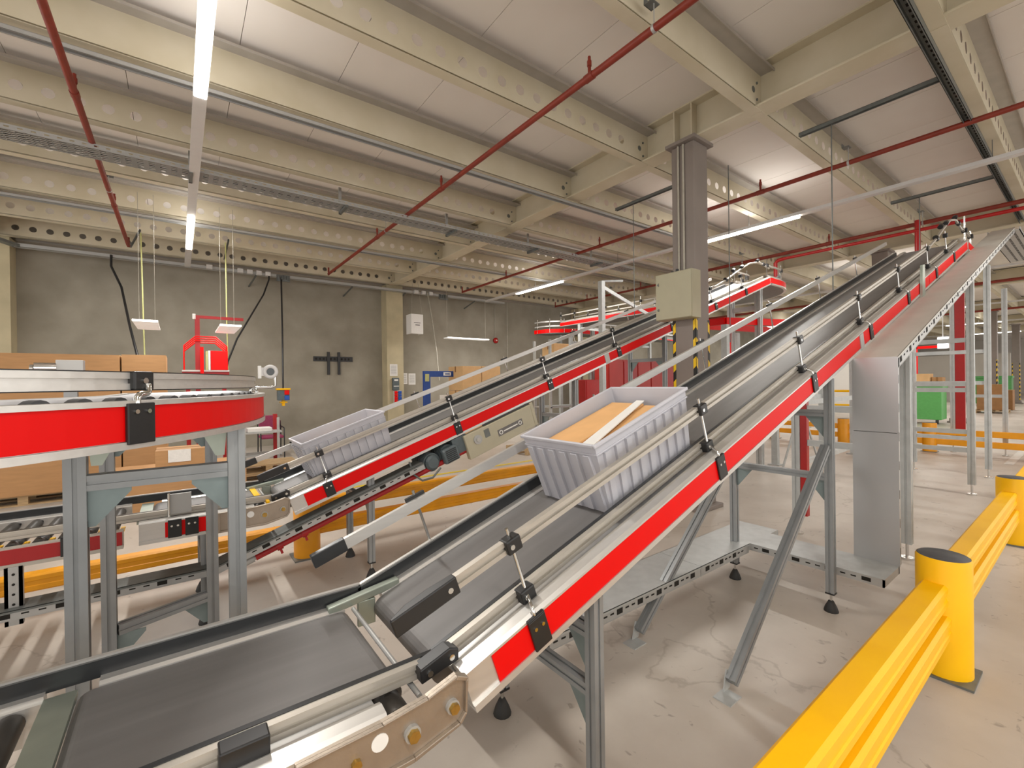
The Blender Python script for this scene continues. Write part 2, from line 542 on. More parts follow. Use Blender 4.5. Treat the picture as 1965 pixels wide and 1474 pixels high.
# control cabinet on the column
t = thing('control_cabinet', 'beige electrical cabinet mounted on the steel column', 'cabinet', (4.99, 3.19, 2.35))
MB().box(4.9, 5.09, 2.94, 3.44, 2.36, 2.94).build('housing', 'cabinet', t, 0.006)
MB().box(4.885, 4.9, 2.945, 3.435, 2.365, 2.935).build('door', 'cabinet', t, 0.006)
for zz in (2.49, 2.81):
    lk = MB().cyl((4.886, 3.40, zz), (4.878, 3.40, zz), 0.012, 10).box(4.872, 4.878, 3.385, 3.39, zz - 0.02, zz + 0.02).build('lock', 'galv_dark', t)
MB().cyl((5.0, 3.2, 2.94), (5.0, 3.2, 2.99), 0.02, 8).cyl((5.02, 3.28, 2.94), (5.02, 3.28, 2.98), 0.016, 8).build('cable_gland', 'black', t)

# ------------------------------------------------------------------ light lines
LIT = [(-2.7, -0.7), (3.03, 5.03), (8.72, 10.72)]
def light_line(x, label, near=True):
    z = 4.31
    t = thing('light_line', label, 'ceiling light', (x, 4, 4.2), 'light lines under the ceiling')
    MB().box(x - 0.055, x + 0.055, -7.9, 12.4, z, z + 0.05).build('trunking', 'trunking', t)
    mb = MB()
    for yy in (-2.15, 0.84, 3.84, 6.84, 9.84, 11.34):
        mb.cyl((x, yy, z + 0.05), (x, yy, 4.594), 0.004, 6)
    mb.build('suspension_wire', 'galv_dark', t)
    for y0, y1 in LIT:
        MB().box(x - 0.048, x + 0.048, y0, y1, z - 0.03, z - 0.001).build('lamp_tube', 'lamp_glow', t, 0.006)
        ld = bpy.data.lights.new('luminaire', 'AREA')
        ld.shape = 'RECTANGLE'; ld.size = 0.09; ld.size_y = y1 - y0
        ld.energy = LAMP_W; ld.color = LAMP_COL
        lo = bpy.data.objects.new('luminaire_light', ld)
        COL.objects.link(lo)
        lo.parent = t
        lo.location = Vector((x, (y0 + y1) / 2, z - 0.036)) - t.location
        lu = ld.copy(); lu.energy = UPLIGHT_W
        lo2 = bpy.data.objects.new('deck_fill_uplight', lu)  # upward fill lamp, added to lift the deck brightness
        COL.objects.link(lo2)
        lo2.parent = t
        lo2.location = Vector((x, (y0 + y1) / 2, z + 0.056)) - t.location
        lo2.rotation_euler = (PI, 0, 0)
    return t
light_line(0.195, 'white light line with bright tubes above the curved conveyor')
light_line(8.27, 'white light line passing behind the grey column')
light_line(16.35, 'light line in the next bay behind the top of the incline')
light_line(24.4, 'light line over the green bin aisle')
light_line(32.5, 'light line far down the right aisle')
light_line(40.6, 'furthest light line down the right aisle')

# ------------------------------------------------------------------ sprinkler pipes
def sprinkler(x, y0, y1, heads, hangers, label, z=4.42, r=0.031, m='red_pipe', end_up=True):
    t = thing('sprinkler_pipe', label, 'pipe', (x, (y0 + y1) / 2, z), 'red pipes under the ceiling')
    MB().cyl((x, y0, z), (x, y1, z), r, 12).build('pipe', m, t)
    for hy in heads:
        h = MB().cyl((x, hy - 0.05, z), (x, hy + 0.05, z), r + 0.006, 12).build('coupling', m, t)
        MB().cyl((x, hy, z + r), (x, hy, z + 0.1), 0.015, 8).cyl((x, hy, z + 0.1), (x, hy, z + 0.15), 0.021, 8).cyl((x, hy, z + 0.15), (x, hy, z + 0.19), 0.014, 8).build('sprinkler_head', m, h)
    for hy in hangers:
        c = MB().cyl((x, hy - 0.012, z), (x, hy + 0.012, z), r + 0.004, 12).cyl((x, hy, z + r), (x, hy, z + 0.2), 0.005, 6).build('pipe_hanger', 'galv', t)
        MB().box(x - 0.05, x + 0.05, hy - 0.02, hy + 0.06, z + 0.2, z + 0.207).box(x - 0.05, x + 0.05, hy + 0.055, hy + 0.06, z + 0.2, z + 0.26).build('hanger_bracket', 'galv_dark', c)
    if end_up:
        MB().cyl((x, y1, z - r), (x, y1, z + 0.16), r * 0.7, 10).build('end_riser', m, t)
    return t
sprinkler(-0.76, -4, 11.6, [2.4, 5.9, 9.2], [4.4, 8.5], 'leftmost red-brown sprinkler pipe crossing beside the bright light line')
sprinkler(3.08, -4, 11.8, [-0.6, 2.85, 5.75, 8.35], [2.15, 7.9], 'long red-brown sprinkler pipe running straight across the ceiling bay left of the column')
sprinkler(7.05, -4, 11.9, [-0.5, 3.1, 6.3, 9.6], [2.0, 4.3], 'red-brown sprinkler pipe passing behind the column at cabinet side')
sprinkler(10.45, -4, 6.6, [-0.4, 3.3], [1.9, 5.0], 'thick dark red pipe above the head of the near incline', z=4.3, r=0.036, end_up=False)
sprinkler(11.2, 6.7, 12.2, [8.4, 10.6], [9.5], 'red-brown sprinkler pipe in the far corner over the upper conveyor', z=4.4)
t = thing('hydrant_pipe', 'bright red water pipe with elbow dropping behind the near incline', 'pipe', (10.35, 2, 4.16))
MB().cyl((10.33, -4, 4.16), (10.33, 4.15, 4.16), 0.03, 12).build('pipe', 'red_hydrant', t)
MB().tube([(10.33, 4.1, 4.16), (10.33, 4.2, 4.15), (10.33, 4.25, 4.1), (10.33, 4.25, 3.5)], 0.04, 10).build('elbow', 'red_hydrant', t)
MB().cyl((10.35, 1.95, 4.34), (10.35, 1.95, 2.9), 0.04, 12).build('riser', 'red_hydrant', t)
for i, (bx, lab) in enumerate(((19.0, 'nearest red pipe seen between the posts on the right'), (27.0, 'red pipe over the far right aisle'))):
    o = MB().cyl((bx, -5, 4.35), (bx, 12, 4.35), 0.045, 10).build('sprinkler_pipe', 'red_pipe')
    tag(o, lab, 'pipe', 'red pipes under the ceiling')

# ------------------------------------------------------------------ cable tray in the middle of the ceiling
t = thing('cable_tray', 'wide perforated galvanised cable tray hung across the ceiling', 'cable tray', (3, 7.08, 4.3))
mb = MB()
ty0, ty1, tz = 6.93, 7.23, 4.34
for k in range(7):
    yy = ty0 + k * 0.05
    mb.box(-3.5, 9.0, yy - 0.009, yy + 0.009, tz, tz + 0.004)
x = -3.5
while x < 9.0:
    mb.box(x, x + 0.05, ty0, ty1, tz, tz + 0.003)
    x += 0.11
mb.build('perforated_base', 'galv', t)
for yy in (ty0, ty1):
    mb = MB().box(-3.5, 9.0, yy - 0.002, yy + 0.002, tz, tz + 0.025).box(-3.5, 9.0, yy - 0.002, yy + 0.002, tz + 0.042, tz + 0.06)
    x = -3.5
    while x < 9.0:
        mb.box(x, x + 0.06, yy - 0.002, yy + 0.002, tz + 0.025, tz + 0.042)
        x += 0.1
    mb.build('side_flange', 'galv', t)
for k in range(6):
    MB().tube([(-3.5, 6.97 + 0.04 * k, tz + 0.02), (2, 6.98 + 0.037 * k, tz + 0.02), (9, 6.97 + 0.04 * k, tz + 0.02)], 0.011, 6).build('cable', 'black' if k % 2 else 'cable_grey', t)
for hx in (-1.8, 0.16, 2.08, 3.98, 5.9, 7.8):
    h = MB().box(hx - 0.02, hx + 0.02, 7.235, 7.26, 4.3, 4.72).build('hanger_post', 'galv', t)
    MB().box(hx - 0.02, hx + 0.02, 6.9, 7.26, 4.3, 4.335).build('hanger_arm', 'galv_dark', h)

def channel(name, label, p0, p1, w=0.045, h=0.045, m='galv_dark', slots=False):
    t = thing(name, label, 'strut', tuple((Vector(p0) + Vector(p1)) / 2), 'galvanised struts under the ceiling')
    d = (Vector(p1) - Vector(p0)).normalized(); s = d.cross(Vector((0, 0, 1))).normalized()
    ln = (Vector(p1) - Vector(p0)).length
    fn = lambda a, b, c: Vector(p0) + d * a + s * b + Vector((0, 0, c))
    mb = MB()
    mb.hexa(fn, 0, ln, -w / 2, -w / 2 + 0.004, 0, h).hexa(fn, 0, ln, w / 2 - 0.004, w / 2, 0, h).hexa(fn, 0, ln, -w / 2, w / 2, h - 0.004, h)
    mb.hexa(fn, 0, ln, -w / 2, -w / 2 + 0.012, 0, 0.003).hexa(fn, 0, ln, w / 2 - 0.012, w / 2, 0, 0.003)
    mb.build('strut_body', m, t)
    if slots:
        mb = MB()
        a = 0.1
        while a < ln - 0.1:
            mb.hexa(fn, a, a + 0.03, -w / 2 - 0.001, -w / 2 + 0.0005, h * 0.35, h * 0.65)
            mb.hexa(fn, a, a + 0.04, -0.012, 0.012, h - 0.006, h - 0.0045)
            a += 0.09
        mb.build('slot', 'dark_hole', t, stuff=True)
    return t
channel('strut_channel', 'long galvanised strut nearest the camera running along the joists', (-3.5, 5.36, 4.5), (8.4, 5.2, 4.5), 0.075, 0.04, 'galv')
channel('strut_channel', 'long galvanised strut close to the back wall along the joists', (-3.5, 9.9, 4.5), (9.5, 9.65, 4.5), 0.1, 0.04, 'galv')
channel('strut_channel', 'slotted galvanised channel crossing the top right corner', (3.8, 0.9, 4.42), (12.5, 0.9, 4.42), 0.07, 0.07, 'galv_dark', True)
channel('strut_channel', 'short strut hung below the deck right of the column', (5.9, 2.15, 4.45), (5.9, 0.93, 4.45))
channel('strut_channel', 'short strut just above the head of the near incline', (9.42, 2.1, 4.45), (9.42, 0.93, 4.45))
channel('strut_channel', 'short strut partly hidden behind the column', (5.9, 4.9, 4.45), (5.9, 3.4, 4.45))

def rod(x, y, z0, z1, label):
    o = MB().cyl((x, y, z0), (x, y, z1), 0.006, 6).build('threaded_rod', 'galv_dark')
    tag(o, label, 'rod', 'hanging threaded rods')
rod(5.9, 1.83, 2.55, 4.46, 'long thin steel rod hanging above the near incline')
rod(5.9, 3.0, 2.1, 4.46, 'thin steel rod hanging right of the column down to the red beam')
rod(5.9, 4.55, 2.3, 4.46, 'thin steel rod hanging left of the column behind the cabinet')
rod(9.42, 1.75, 3.6, 4.46, 'thin steel rod hanging behind the head of the near incline')

# wall tray with boxes and cable drops
t = thing('wall_cable_duct', 'galvanised cable duct along the top of the concrete wall', 'cable tray', (3, 12.85, 4.4))
MB().box(-2.55, 9.3, 12.78, 12.93, 4.4, 4.404).box(-2.55, 9.3, 12.78, 12.784, 4.4, 4.47).box(-2.55, 9.3, 12.926, 12.93, 4.4, 4.47).build('duct_body', 'galv', t)
MB().beam((-2.5, 12.85, 4.42), (-4.2, 11.2, 4.75), 0.16, 0.05).build('duct_branch', 'galv_dark', t)
for bx in (0.62, 1.25, 1.45, 1.65, 1.85, 5.9, 6.15, 6.4):
    MB().box(bx - 0.06, bx + 0.06, 12.7, 12.79, 4.39, 4.49).build('junction_box', 'trunking', t, 0.005)
for bx in (2.1, 6.75):
    mb = MB()
    for q in range(4):
        mb.cyl((bx + 0.07 * q, 12.72, 4.34), (bx + 0.07 * q, 12.72, 4.44), 0.02, 8)
    mb.box(bx - 0.05, bx + 0.26, 12.74, 12.79, 4.3, 4.46)
    mb.build('cable_gland', 'galv_dark', t)
for bx in (1.6, 4.0, 5.6, 8.1):
    MB().beam((bx, 12.85, 4.39), (bx - 0.1, 13.4, 4.2), 0.03, 0.03).build('wall_bracket', 'galv_dark', t)

def cable(pts, m, r, label):
    o = MB().tube(pts, r, 8).build('hanging_cable', m)
    tag(o, label, 'cable', 'cables hanging from the wall duct')
cable([(-1.12, 12.76, 4.45), (-1.12, 12.72, 4.2), (-0.95, 12.6, 3.75), (-0.75, 11.5, 2.8), (-0.58, 10.6, 2.1), (-0.5, 10.3, 1.2)], 'black', 0.022, 'black cable slanting down behind the big cardboard box')
cable([(1.88, 12.76, 4.45), (1.87, 12.72, 4.3), (1.7, 12.4, 3.85), (1.0, 11.0, 2.6), (0.8, 10.6, 2.1), (0.7, 9.6, 1.9)], 'black', 0.018, 'black cable slanting down to the red wire stand')
cable([(2.16, 12.76, 4.45), (2.15, 12.72, 4.25), (2.02, 11.9, 3.0), (1.95, 11.5, 1.7)], 'black', 0.02, 'black cable hanging straight down to the yellow socket cube')
cable([(6.28, 12.74, 4.45), (6.35, 12.7, 4.0), (6.4, 12.4, 2.6), (6.42, 12.3, 1.7)], 'cable_grey', 0.018, 'pale cable hanging beside the blue frame')
cable([(-0.55, 11.2, 4.6), (-0.53, 11.15, 3.0), (-0.5, 11.1, 1.2)], 'cable_yellow', 0.012, 'thin yellow-green cord hanging through the left light panel')
cable([(0.82, 11.0, 4.6), (0.82, 10.95, 3.0), (0.83, 10.9, 1.7)], 'cable_yellow', 0.012, 'thin yellow-green cord hanging through the right light panel')
channel('ceiling_strut', 'short dark strut above the left light panel', (-0.75, 11.9, 4.45), (-0.55, 11.0, 4.58), 0.03, 0.03)
channel('ceiling_strut', 'short dark strut above the right light panel', (0.86, 11.9, 4.45), (0.86, 10.8, 4.6), 0.03, 0.03)

# ================================================================== CONVEYORS
TH = math.radians(18.7)
CT, ST = math.cos(TH), math.sin(TH)
BX, BZ = 0.60, 0.735            # bend line of both machines: x and belt height
S_TOP = 8.45

def Imap(yr):
    return lambda s, y, n: (BX + s * CT - n * ST, yr + y, BZ + s * ST + n * CT)
def Hmap(yr, x0=0.0):
    return lambda s, y, n: (x0 + s, yr + y, BZ + n)

def stadium(s0, s1, r, k=8):
    pts = []
    for i in range(k + 1):
        a = PI / 2 + PI * i / k
        pts.append((s0 + r + r * math.cos(a), -r + r * math.sin(a)))
    for i in range(k + 1):
        a = -PI / 2 + PI * i / k
        pts.append((s1 - r + r * math.cos(a), -r + r * math.sin(a)))
    return pts

def belt_mesh(fn, s0, s1, r, y0, y1):
    mb = MB()
    poly = stadium(s0, s1, r, 12)
    n = len(poly)
    mb.add([fn(a, y0, b) for a, b in poly] + [fn(a, y1, b) for a, b in poly], [(i, (i + 1) % n, n + (i + 1) % n, n + i) for i in range(n)], False)
    mb.add([fn(a, y0, b) for a, b in poly], [tuple(range(n))])
    mb.add([fn(a, y1, b) for a, b in poly], [tuple(range(n - 1, -1, -1))])
    return mb

def rail_mesh(fn, s0, s1, y0, y1, n0, n1):
    """extruded guide rail with a groove along its near face"""
    h = n1 - n0
    mb = MB()
    mb.hexa(fn, s0, s1, y0, y1, n0, n0 + h * 0.36).hexa(fn, s0, s1, y0, y1, n1 - h * 0.36, n1)
    mb.hexa(fn, s0, s1, y0 + (y1 - y0) * 0.4, y1, n0 + h * 0.36, n1 - h * 0.36)
    return mb

def side_near(fn, s0, s1, parent):
    mb = MB()
    mb.hexa(fn, s0, s1, 0.006, 0.05, -0.112, -0.001)
    mb.prism([(0.0, -0.002), (0.0, 0.006), (0.012, 0.016), (0.044, 0.02), (0.062, 0.014), (0.062, -0.002)], lambda a, b, c: fn(c, a, b), s0, s1)
    mb.hexa(fn, s0, s1, -0.004, 0.04, -0.122, -0.1)
    mb.hexa(fn, s0, s1, 0.05, 0.136, -0.03, -0.016)
    return mb.build('side_frame', 'alu', parent)

def side_far(fn, s0, s1, parent):
    mb = MB()
    mb.hexa(fn, s0, s1, 0.652, 0.70, -0.112, -0.001)
    mb.prism([(0.642, -0.01), (0.642, 0.004), (0.652, 0.012), (0.69, 0.012), (0.7, 0.004), (0.7, -0.01)], lambda a, b, c: fn(c, a, b), s0, s1)
    mb.hexa(fn, s0, s1, 0.66, 0.704, -0.122, -0.1)
    return mb.build('side_frame', 'alu', parent)

def clip(fn, s, parent, w=0.036):
    c = MB().hexa(fn, s - w, s + w, -0.010, 0.0, -0.106, 0.002).hexa(fn, s - w, s + w, -0.010, 0.012, 0.0, 0.008).build('panel_clip', 'black', parent, 0.003)
    for q in (-0.016, 0.016):
        MB().cyl(fn(s + q, -0.010, -0.03), fn(s + q, -0.014, -0.03), 0.0065, 8).build('screw', 'chrome', c)

def block(fn, s, y0, y1, n0, n1, parent, w=0.03):
    b = MB().hexa(fn, s - w, s + w, y0, y1, n0, n1).build('rail_clamp', 'black', parent, 0.006)
    c = (n0 + n1) / 2
    MB().cyl(fn(s - 0.012, y0 + 0.001, c), fn(s - 0.012, y0 - 0.004, c), 0.009, 8).build('screw', 'chrome', b)

def stanchion(fn, s, parent):
    pts = [fn(s, 0.004, -0.02), fn(s, 0.0, 0.012), fn(s + 0.002, 0.004, 0.03), fn(s + 0.016, 0.03, 0.034), fn(s + 0.03, 0.06, 0.04), fn(s + 0.034, 0.068, 0.055), fn(s + 0.034, 0.07, 0.285)]
    MB().tube(pts, 0.0065, 8).build('stanchion_rod', 'chrome', parent)
    block(fn, s + 0.034, 0.052, 0.096, 0.012, 0.062, parent)
    block(fn, s + 0.034, 0.046, 0.09, 0.205, 0.256, parent)
    clip(fn, s, parent)

def end_tip(fn, s0, s1, y0, y1, n0, n1, parent, curve=0.012):
    poly = [(s0, y0), (s1, y0), (s1, y1), (s0 + (s1 - s0) * 0.6, y1 + curve * 0.7), (s0 + (s1 - s0) * 0.25, y1 + curve * 0.4), (s0, y0 + 0.012)]
    e = MB().prism(poly, lambda a, b, c: fn(a, b, c), n0, n1).build('rail_end_tip', 'black', parent, 0.004)
    MB().cyl(fn(s1 - 0.03, y0 + 0.001, (n0 + n1) / 2), fn(s1 - 0.03, y0 - 0.004, (n0 + n1) / 2), 0.009, 8).build('screw', 'chrome', e)

def leg_frame(parent, x, yn, yf, z_top, bars, w=0.05, m='profile_grey'):
    for y in (yn, yf):
        lg = leg_mesh(MB(), x, y, 0.13, z_top, w).build('leg', m, parent)
        MB().box(x - w / 2 - 0.002, x + w / 2 + 0.002, y - w / 2 - 0.002, y + w / 2 + 0.002, 0.12, 0.13).build('end_cap', 'black', lg)
        foot(lg, x, y, 0.14)
    for z in bars:
        bar(MB(), (x, yn + w / 2, z), (x, yf - w / 2, z), 0.045).build('cross_bar', m, parent)
        gusset(parent, x, yn + w / 2, z - 0.023, 0.12, -0.14)
        gusset(parent, x, yf - w / 2, z - 0.023, -0.12, -0.14)

def brace(parent, x0, y, x1, z1):
    br = bar(MB(), (x0, y, 0.06), (x1, y, z1), 0.05).build('brace', 'profile_grey', parent)
    MB().box(x0 - 0.1, x0 + 0.01, y - 0.045, y + 0.045, 0, 0.006).prism([(x0 - 0.03, 0.006), (x0 + 0.03, 0.006), (x0 + 0.05, 0.09), (x0 + 0.0, 0.11)], lambda a, b, c: (a, c, b), y + 0.026, y + 0.032).build('floor_bracket', 'galv_light', br)

def casting(yr, x0, x1, parent, ya=-0.016, yb=0.004):
    poly = [(x0, 0.742), (x0 + 0.2, 0.745), (x1 - 0.12, 0.757), (x1 - 0.03, 0.782), (x1 + 0.005, 0.765), (x1, 0.665), (x1 - 0.02, 0.64), (x1 - 0.16, 0.607), (x0, 0.607)]
    cx = sum(p[0] for p in poly) / len(poly); cz = sum(p[1] for p in poly) / len(poly)
    fn = lambda a, b, c: (a, c, b)
    c = MB().prism(poly, fn, yr + ya + 0.008, yr + yb).build('joint_casting', 'cast_alu', parent)
    # raised rim
    mb = MB()
    n = len(poly)
    inn = [(cx + (a - cx) * 0.955, cz + (b - cz) * 0.86) for a, b in poly]
    for i in range(n):
        j = (i + 1) % n
        q = [poly[i], poly[j], inn[j], inn[i]]
        mb.prism(q, fn, yr + ya - 0.004, yr + ya + 0.009)
    mb.build('casting_rim', 'cast_alu', c, 0.002)
    for bx, bz, r in ((x1 - 0.165, 0.682, 0.017), (x1 - 0.045, 0.7, 0.015)):
        b = MB().cyl((bx, yr + ya + 0.01, bz), (bx, yr + ya - 0.004, bz), r * 1.3, 14).build('washer', 'galv', c)
        MB().cyl((bx, yr + ya - 0.004, bz), (bx, yr + ya - 0.016, bz), r, 6).build('bolt', 'zinc_yellow', c)
    MB().cyl((x1 - 0.25, yr + ya + 0.009, 0.697), (x1 - 0.25, yr + ya + 0.006, 0.697), 0.022, 18).build('cover_disc', 'white', c)
    MB().cyl((x1 - 0.31, yr + ya + 0.01, 0.675), (x1 - 0.31, yr + ya - 0.004, 0.675), 0.013, 6).build('bolt', 'zinc_yellow', c)
    return c

SP = [0.33, 1.545, 2.765, 3.98, 5.18, 6.42, 7.45]

def incline(yr, label, first_rail, supports):
    fn = Imap(yr)
    root = thing('incline_belt_conveyor', label, 'conveyor', (BX + 1, yr + 0.35, 0), 'inclined belt conveyors')
    belt_mesh(fn, 0.0, S_TOP, 0.045, 0.137, 0.64).build('belt', 'belt', root)
    side_near(fn, 0.05, S_TOP, root)
    side_far(fn, 0.05, S_TOP, root)
    for a, b in ((0.15, 3.70), (3.78, 6.06), (6.08, 8.40)):
        MB().hexa(fn, a, b, 0.0, 0.006, -0.099, -0.003).build('side_panel', 'red', root)
    MB().hexa(fn, 3.7, 3.78, -0.006, 0.006, -0.12, 0.0).build('splice_plate', 'galv', root)
    for a, b in ((0.15, 4.2), (4.25, 8.4)):
        MB().hexa(fn, a, b, 0.7, 0.706, -0.099, -0.003).build('side_panel', 'red', root)
    # near guides
    lr = rail_mesh(fn, 0.04, S_TOP - 0.1, 0.083, 0.106, 0.014, 0.058).build('guide_rail', 'alu_dull', root)
    MB().hexa(fn, 0.02, S_TOP - 0.1, 0.106, 0.122, 0.008, 0.06).build('rubbing_strip', 'black_strip', lr)
    ur = rail_mesh(fn, first_rail + 0.2, 6.6, 0.062, 0.084, 0.208, 0.252).build('guide_rail', 'alu_dull', root)
    MB().tube([fn(6.6, 0.073, 0.23), fn(7.0, 0.073, 0.26), fn(7.5, 0.073, 0.33), fn(7.9, 0.073, 0.37), fn(8.25, 0.073, 0.33), fn(8.6, 0.073, 0.15)], 0.014, 8).build('guide_rail_curve', 'alu_dull', root)
    for s in (7.0, 7.3, 7.6, 8.2, 8.4):
        MB().cyl(fn(s - 0.03, 0.073, 0.26 + (0.1 if 7.2 < s < 8.3 else 0.02)), fn(s + 0.03, 0.073, 0.27 + (0.1 if 7.2 < s < 8.3 else -0.02)), 0.028, 10).build('rail_clamp', 'black', root)
    end_tip(fn, first_rail, first_rail + 0.215, 0.055, 0.084, 0.2, 0.256, root)
    for s in SP:
        stanchion(fn, s, root)
    # far guides
    fg = MB().hexa(fn, -0.02, S_TOP - 0.3, 0.694, 0.71, 0.004, 0.066).build('guide_rail', 'alu', root)
    MB().hexa(fn, -0.02, S_TOP - 0.3, 0.684, 0.694, 0.008, 0.06).build('rubbing_strip', 'black_strip', fg)
    fu = MB().hexa(fn, 0.0, 7.7, 0.68, 0.7, 0.232, 0.276).build('guide_rail', 'alu', root)
    MB().hexa(fn, -0.13, 0.0, 0.676, 0.704, 0.226, 0.28).build('rail_end_tip', 'black_strip', fu, 0.004)
    for s in SP[:-1]:
        MB().cyl(fn(s, 0.708, -0.06), fn(s, 0.708, 0.31), 0.0065, 8).build('stanchion_rod', 'chrome', root)
        MB().hexa(fn, s - 0.045, s + 0.045, 0.7, 0.716, 0.262, 0.29).build('rail_clamp', 'black', root)
        MB().hexa(fn, s - 0.02, s + 0.02, 0.7, 0.716, -0.02, 0.02).build('rod_bracket', 'galv', root)
    # joint at the bend
    MB().prism([(BX - 0.06, 0.748), (BX + 0.06, 0.775), (BX + 0.06, 0.81), (BX + 0.03, 0.82), (BX - 0.065, 0.79)], lambda a, b, c: (a, c, b), yr + 0.052, yr + 0.1).build('corner_bracket', 'black', root, 0.004)
    mb = MB()
    for bx, bz in ((BX - 0.035, 0.772), (BX + 0.035, 0.793)):
        mb.cyl((bx, yr + 0.053, bz), (bx, yr + 0.047, bz), 0.009, 8)
    mb.build('screw', 'chrome', root)
    MB().beam((BX - 0.16, yr + 0.66, 0.745), (BX + 0.12, yr + 0.66, 0.785), 0.035, 0.03).box(BX - 0.05, BX + 0.02, yr + 0.645, yr + 0.66, 0.65, 0.75).build('joint_casting', 'plate_zinc', root, 0.004)
    for args in supports:
        leg_frame(root, *args)
    return root, fn

NEAR, FAR = 1.11, 3.62
n_root, nI = incline(NEAR, 'nearest inclined belt conveyor with red side panel carrying the grey tote', -0.07, [
    (1.235, NEAR + 0.045, NEAR + 0.65, 0.80, (0.66, 0.44)),
    (3.575, NEAR + 0.03, NEAR + 0.69, 1.60, (1.36, 0.92)),
])
brace(n_root, 2.235, NEAR + 0.04, 3.535, 1.13)
brace(n_root, 2.25, NEAR + 0.62, 3.5, 1.10)
# tall support towers under the upper half of the near incline
def tower(parent, x, ys, zt, bars, red):
    for i, y in enumerate(ys):
        lg = leg_mesh(MB(), x, y, 0.14, zt, 0.075).build('leg', 'galv_light', parent)
        MB().cyl((x, y, 0.02), (x, y, 0.15), 0.012, 8).cyl((x, y, 0.0), (x, y, 0.02), 0.05, 12).build('levelling_foot', 'chrome', lg)
    if red:
        MB().box(x - 0.03, x + 0.03, ys[-1] - 0.04 - red, ys[-1] - 0.04, 0.2, zt).build('cover_strip', 'red_hydrant', parent)
    for z in bars:
        MB().beam((x, ys[0], z), (x, ys[-1], z), 0.04, 0.06).build('cross_bar', 'galv_light', parent)
tower(n_root, 5.12, (1.055, 1.92), 2.1, (0.95, 1.3), 0.06)
tower(n_root, 8.57, (1.09, 2.0), 3.25, (0.6, 0.85, 1.42, 1.5, 2.1), 0)
tower(n_root, 10.2, (1.11, 2.0), 3.35, (0.6, 1.5, 2.0), 0)
tower(n_root, 13.2, (1.2, 1.95), 3.35, (1.2,), 0.15)
for z in (1.35, 0.72):
    MB().beam((5.12, 1.92, z), (8.57, 2.0, z), 0.04, 0.05).build('cross_bar', 'galv_light', n_root)
# head section at the top of the near incline
hx, hz = nI(S_TOP, 0, 0)[0], nI(S_TOP, 0, 0)[2]
t = thing('head_conveyor', 'level belt conveyor continuing from the top of the nearest incline', 'conveyor', (hx + 0.5, NEAR + 0.35, hz - 0.2))
hm = lambda s, y, n: (hx + s, NEAR + y, hz + n)
belt_mesh(hm, 0.0, 0.95, 0.045, 0.137, 0.64).build('belt', 'belt', t)
side_near(hm, 0.0, 0.95, t); side_far(hm, 0.0, 0.95, t)
MB().hexa(hm, 0.1, 0.9, 0.0, 0.006, -0.099, -0.003).build('side_panel', 'red', t)
rail_mesh(hm, 0.1, 0.9, 0.062, 0.084, 0.2, 0.24).build('guide_rail', 'alu_dull', t)
for s in (0.3, 0.75):
    MB().cyl(hm(s, 0.07, -0.02), hm(s, 0.07, 0.42 if s < 0.5 else 0.3), 0.009, 8).build('stanchion_rod', 'chrome', t)
    MB().hexa(hm, s - 0.03, s + 0.03, 0.04, 0.1, 0.19, 0.25).build('rail_clamp', 'black', t, 0.005)

f_root, fI = incline(FAR, 'second inclined belt conveyor with red side panel and beige drive, behind the first', -0.08, [
    (1.265, FAR + 0.045, FAR + 0.62, 0.83, (0.62,)),
    (3.66, FAR + 0.05, FAR + 0.64, 1.62, (1.2,)),
    (5.41, FAR + 0.05, FAR + 0.64, 2.22, (1.9,)),
])
# drive of the second conveyor
dr = MB().hexa(fI, 1.56, 2.4, -0.03, 0.03, -0.38, -0.14).hexa(fI, 2.4, 2.44, -0.03, 0.03, -0.38, -0.13).build('drive_cover', 'gear_beige', f_root, 0.006)
MB().hexa(fI, 1.93, 2.25, -0.034, -0.03, -0.3, -0.235).build('type_plate', 'print', dr)
mb = MB()
for s in (1.965, 2.215):
    mb.lathe([(0.022, 0), (0.022, 0.004), (0.014, 0.004), (0.014, 0)], fI(s, -0.034, -0.268), 16, (0, -1, 0))
mb.hexa(fI, 2.0, 2.18, -0.037, -0.034, -0.274, -0.262)
mb.build('type_plate_print', 'white', dr)
MB().cyl(fI(1.69, -0.028, -0.225), fI(1.69, -0.045, -0.225), 0.045, 18).build('bearing_cap', 'galv', dr)
MB().cyl(fI(1.69, -0.045, -0.225), fI(1.69, -0.055, -0.225), 0.022, 14).build('bearing_screw', 'chrome', dr)
MB().hexa(fI, 1.78, 1.84, -0.033, -0.03, -0.25, -0.17).build('inspection_slot', 'galv_dark', dr)
MB().hexa(fI, 1.8, 2.4, -0.02, 0.0, -0.135, -0.122).build('edge_seal', 'black', dr)
mt = MB().hexa(fI, 1.3, 1.46, -0.05, 0.02, -0.31, -0.17).build('motor', 'motor', f_root, 0.02)
mb = MB()
for k in range(7):
    mb.hexa(fI, 1.325, 1.435, -0.054, -0.05, -0.295 + 0.017 * k, -0.287 + 0.017 * k)
mb.build('fan_grille', 'black', mt, stuff=True)
mb = MB().cyl(fI(1.38, 0.02, -0.24), fI(1.38, 0.3, -0.24), 0.075, 16)
for k in range(10):
    mb.cyl(fI(1.38, 0.03 + 0.022 * k, -0.24), fI(1.38, 0.038 + 0.022 * k, -0.24), 0.088, 16)
mb.build('motor_fins', 'motor', mt)
mt2 = MB().cyl(fI(1.2, 0.0, -0.24), fI(1.2, 0.3, -0.24), 0.07, 16).cyl(fI(1.2, -0.02, -0.24), fI(1.2, 0.0, -0.24), 0.05, 16, 0.07).hexa(fI, 1.44, 1.6, 0.0, 0.2, -0.28, -0.13).build('gearbox', 'motor', f_root)
mb = MB()
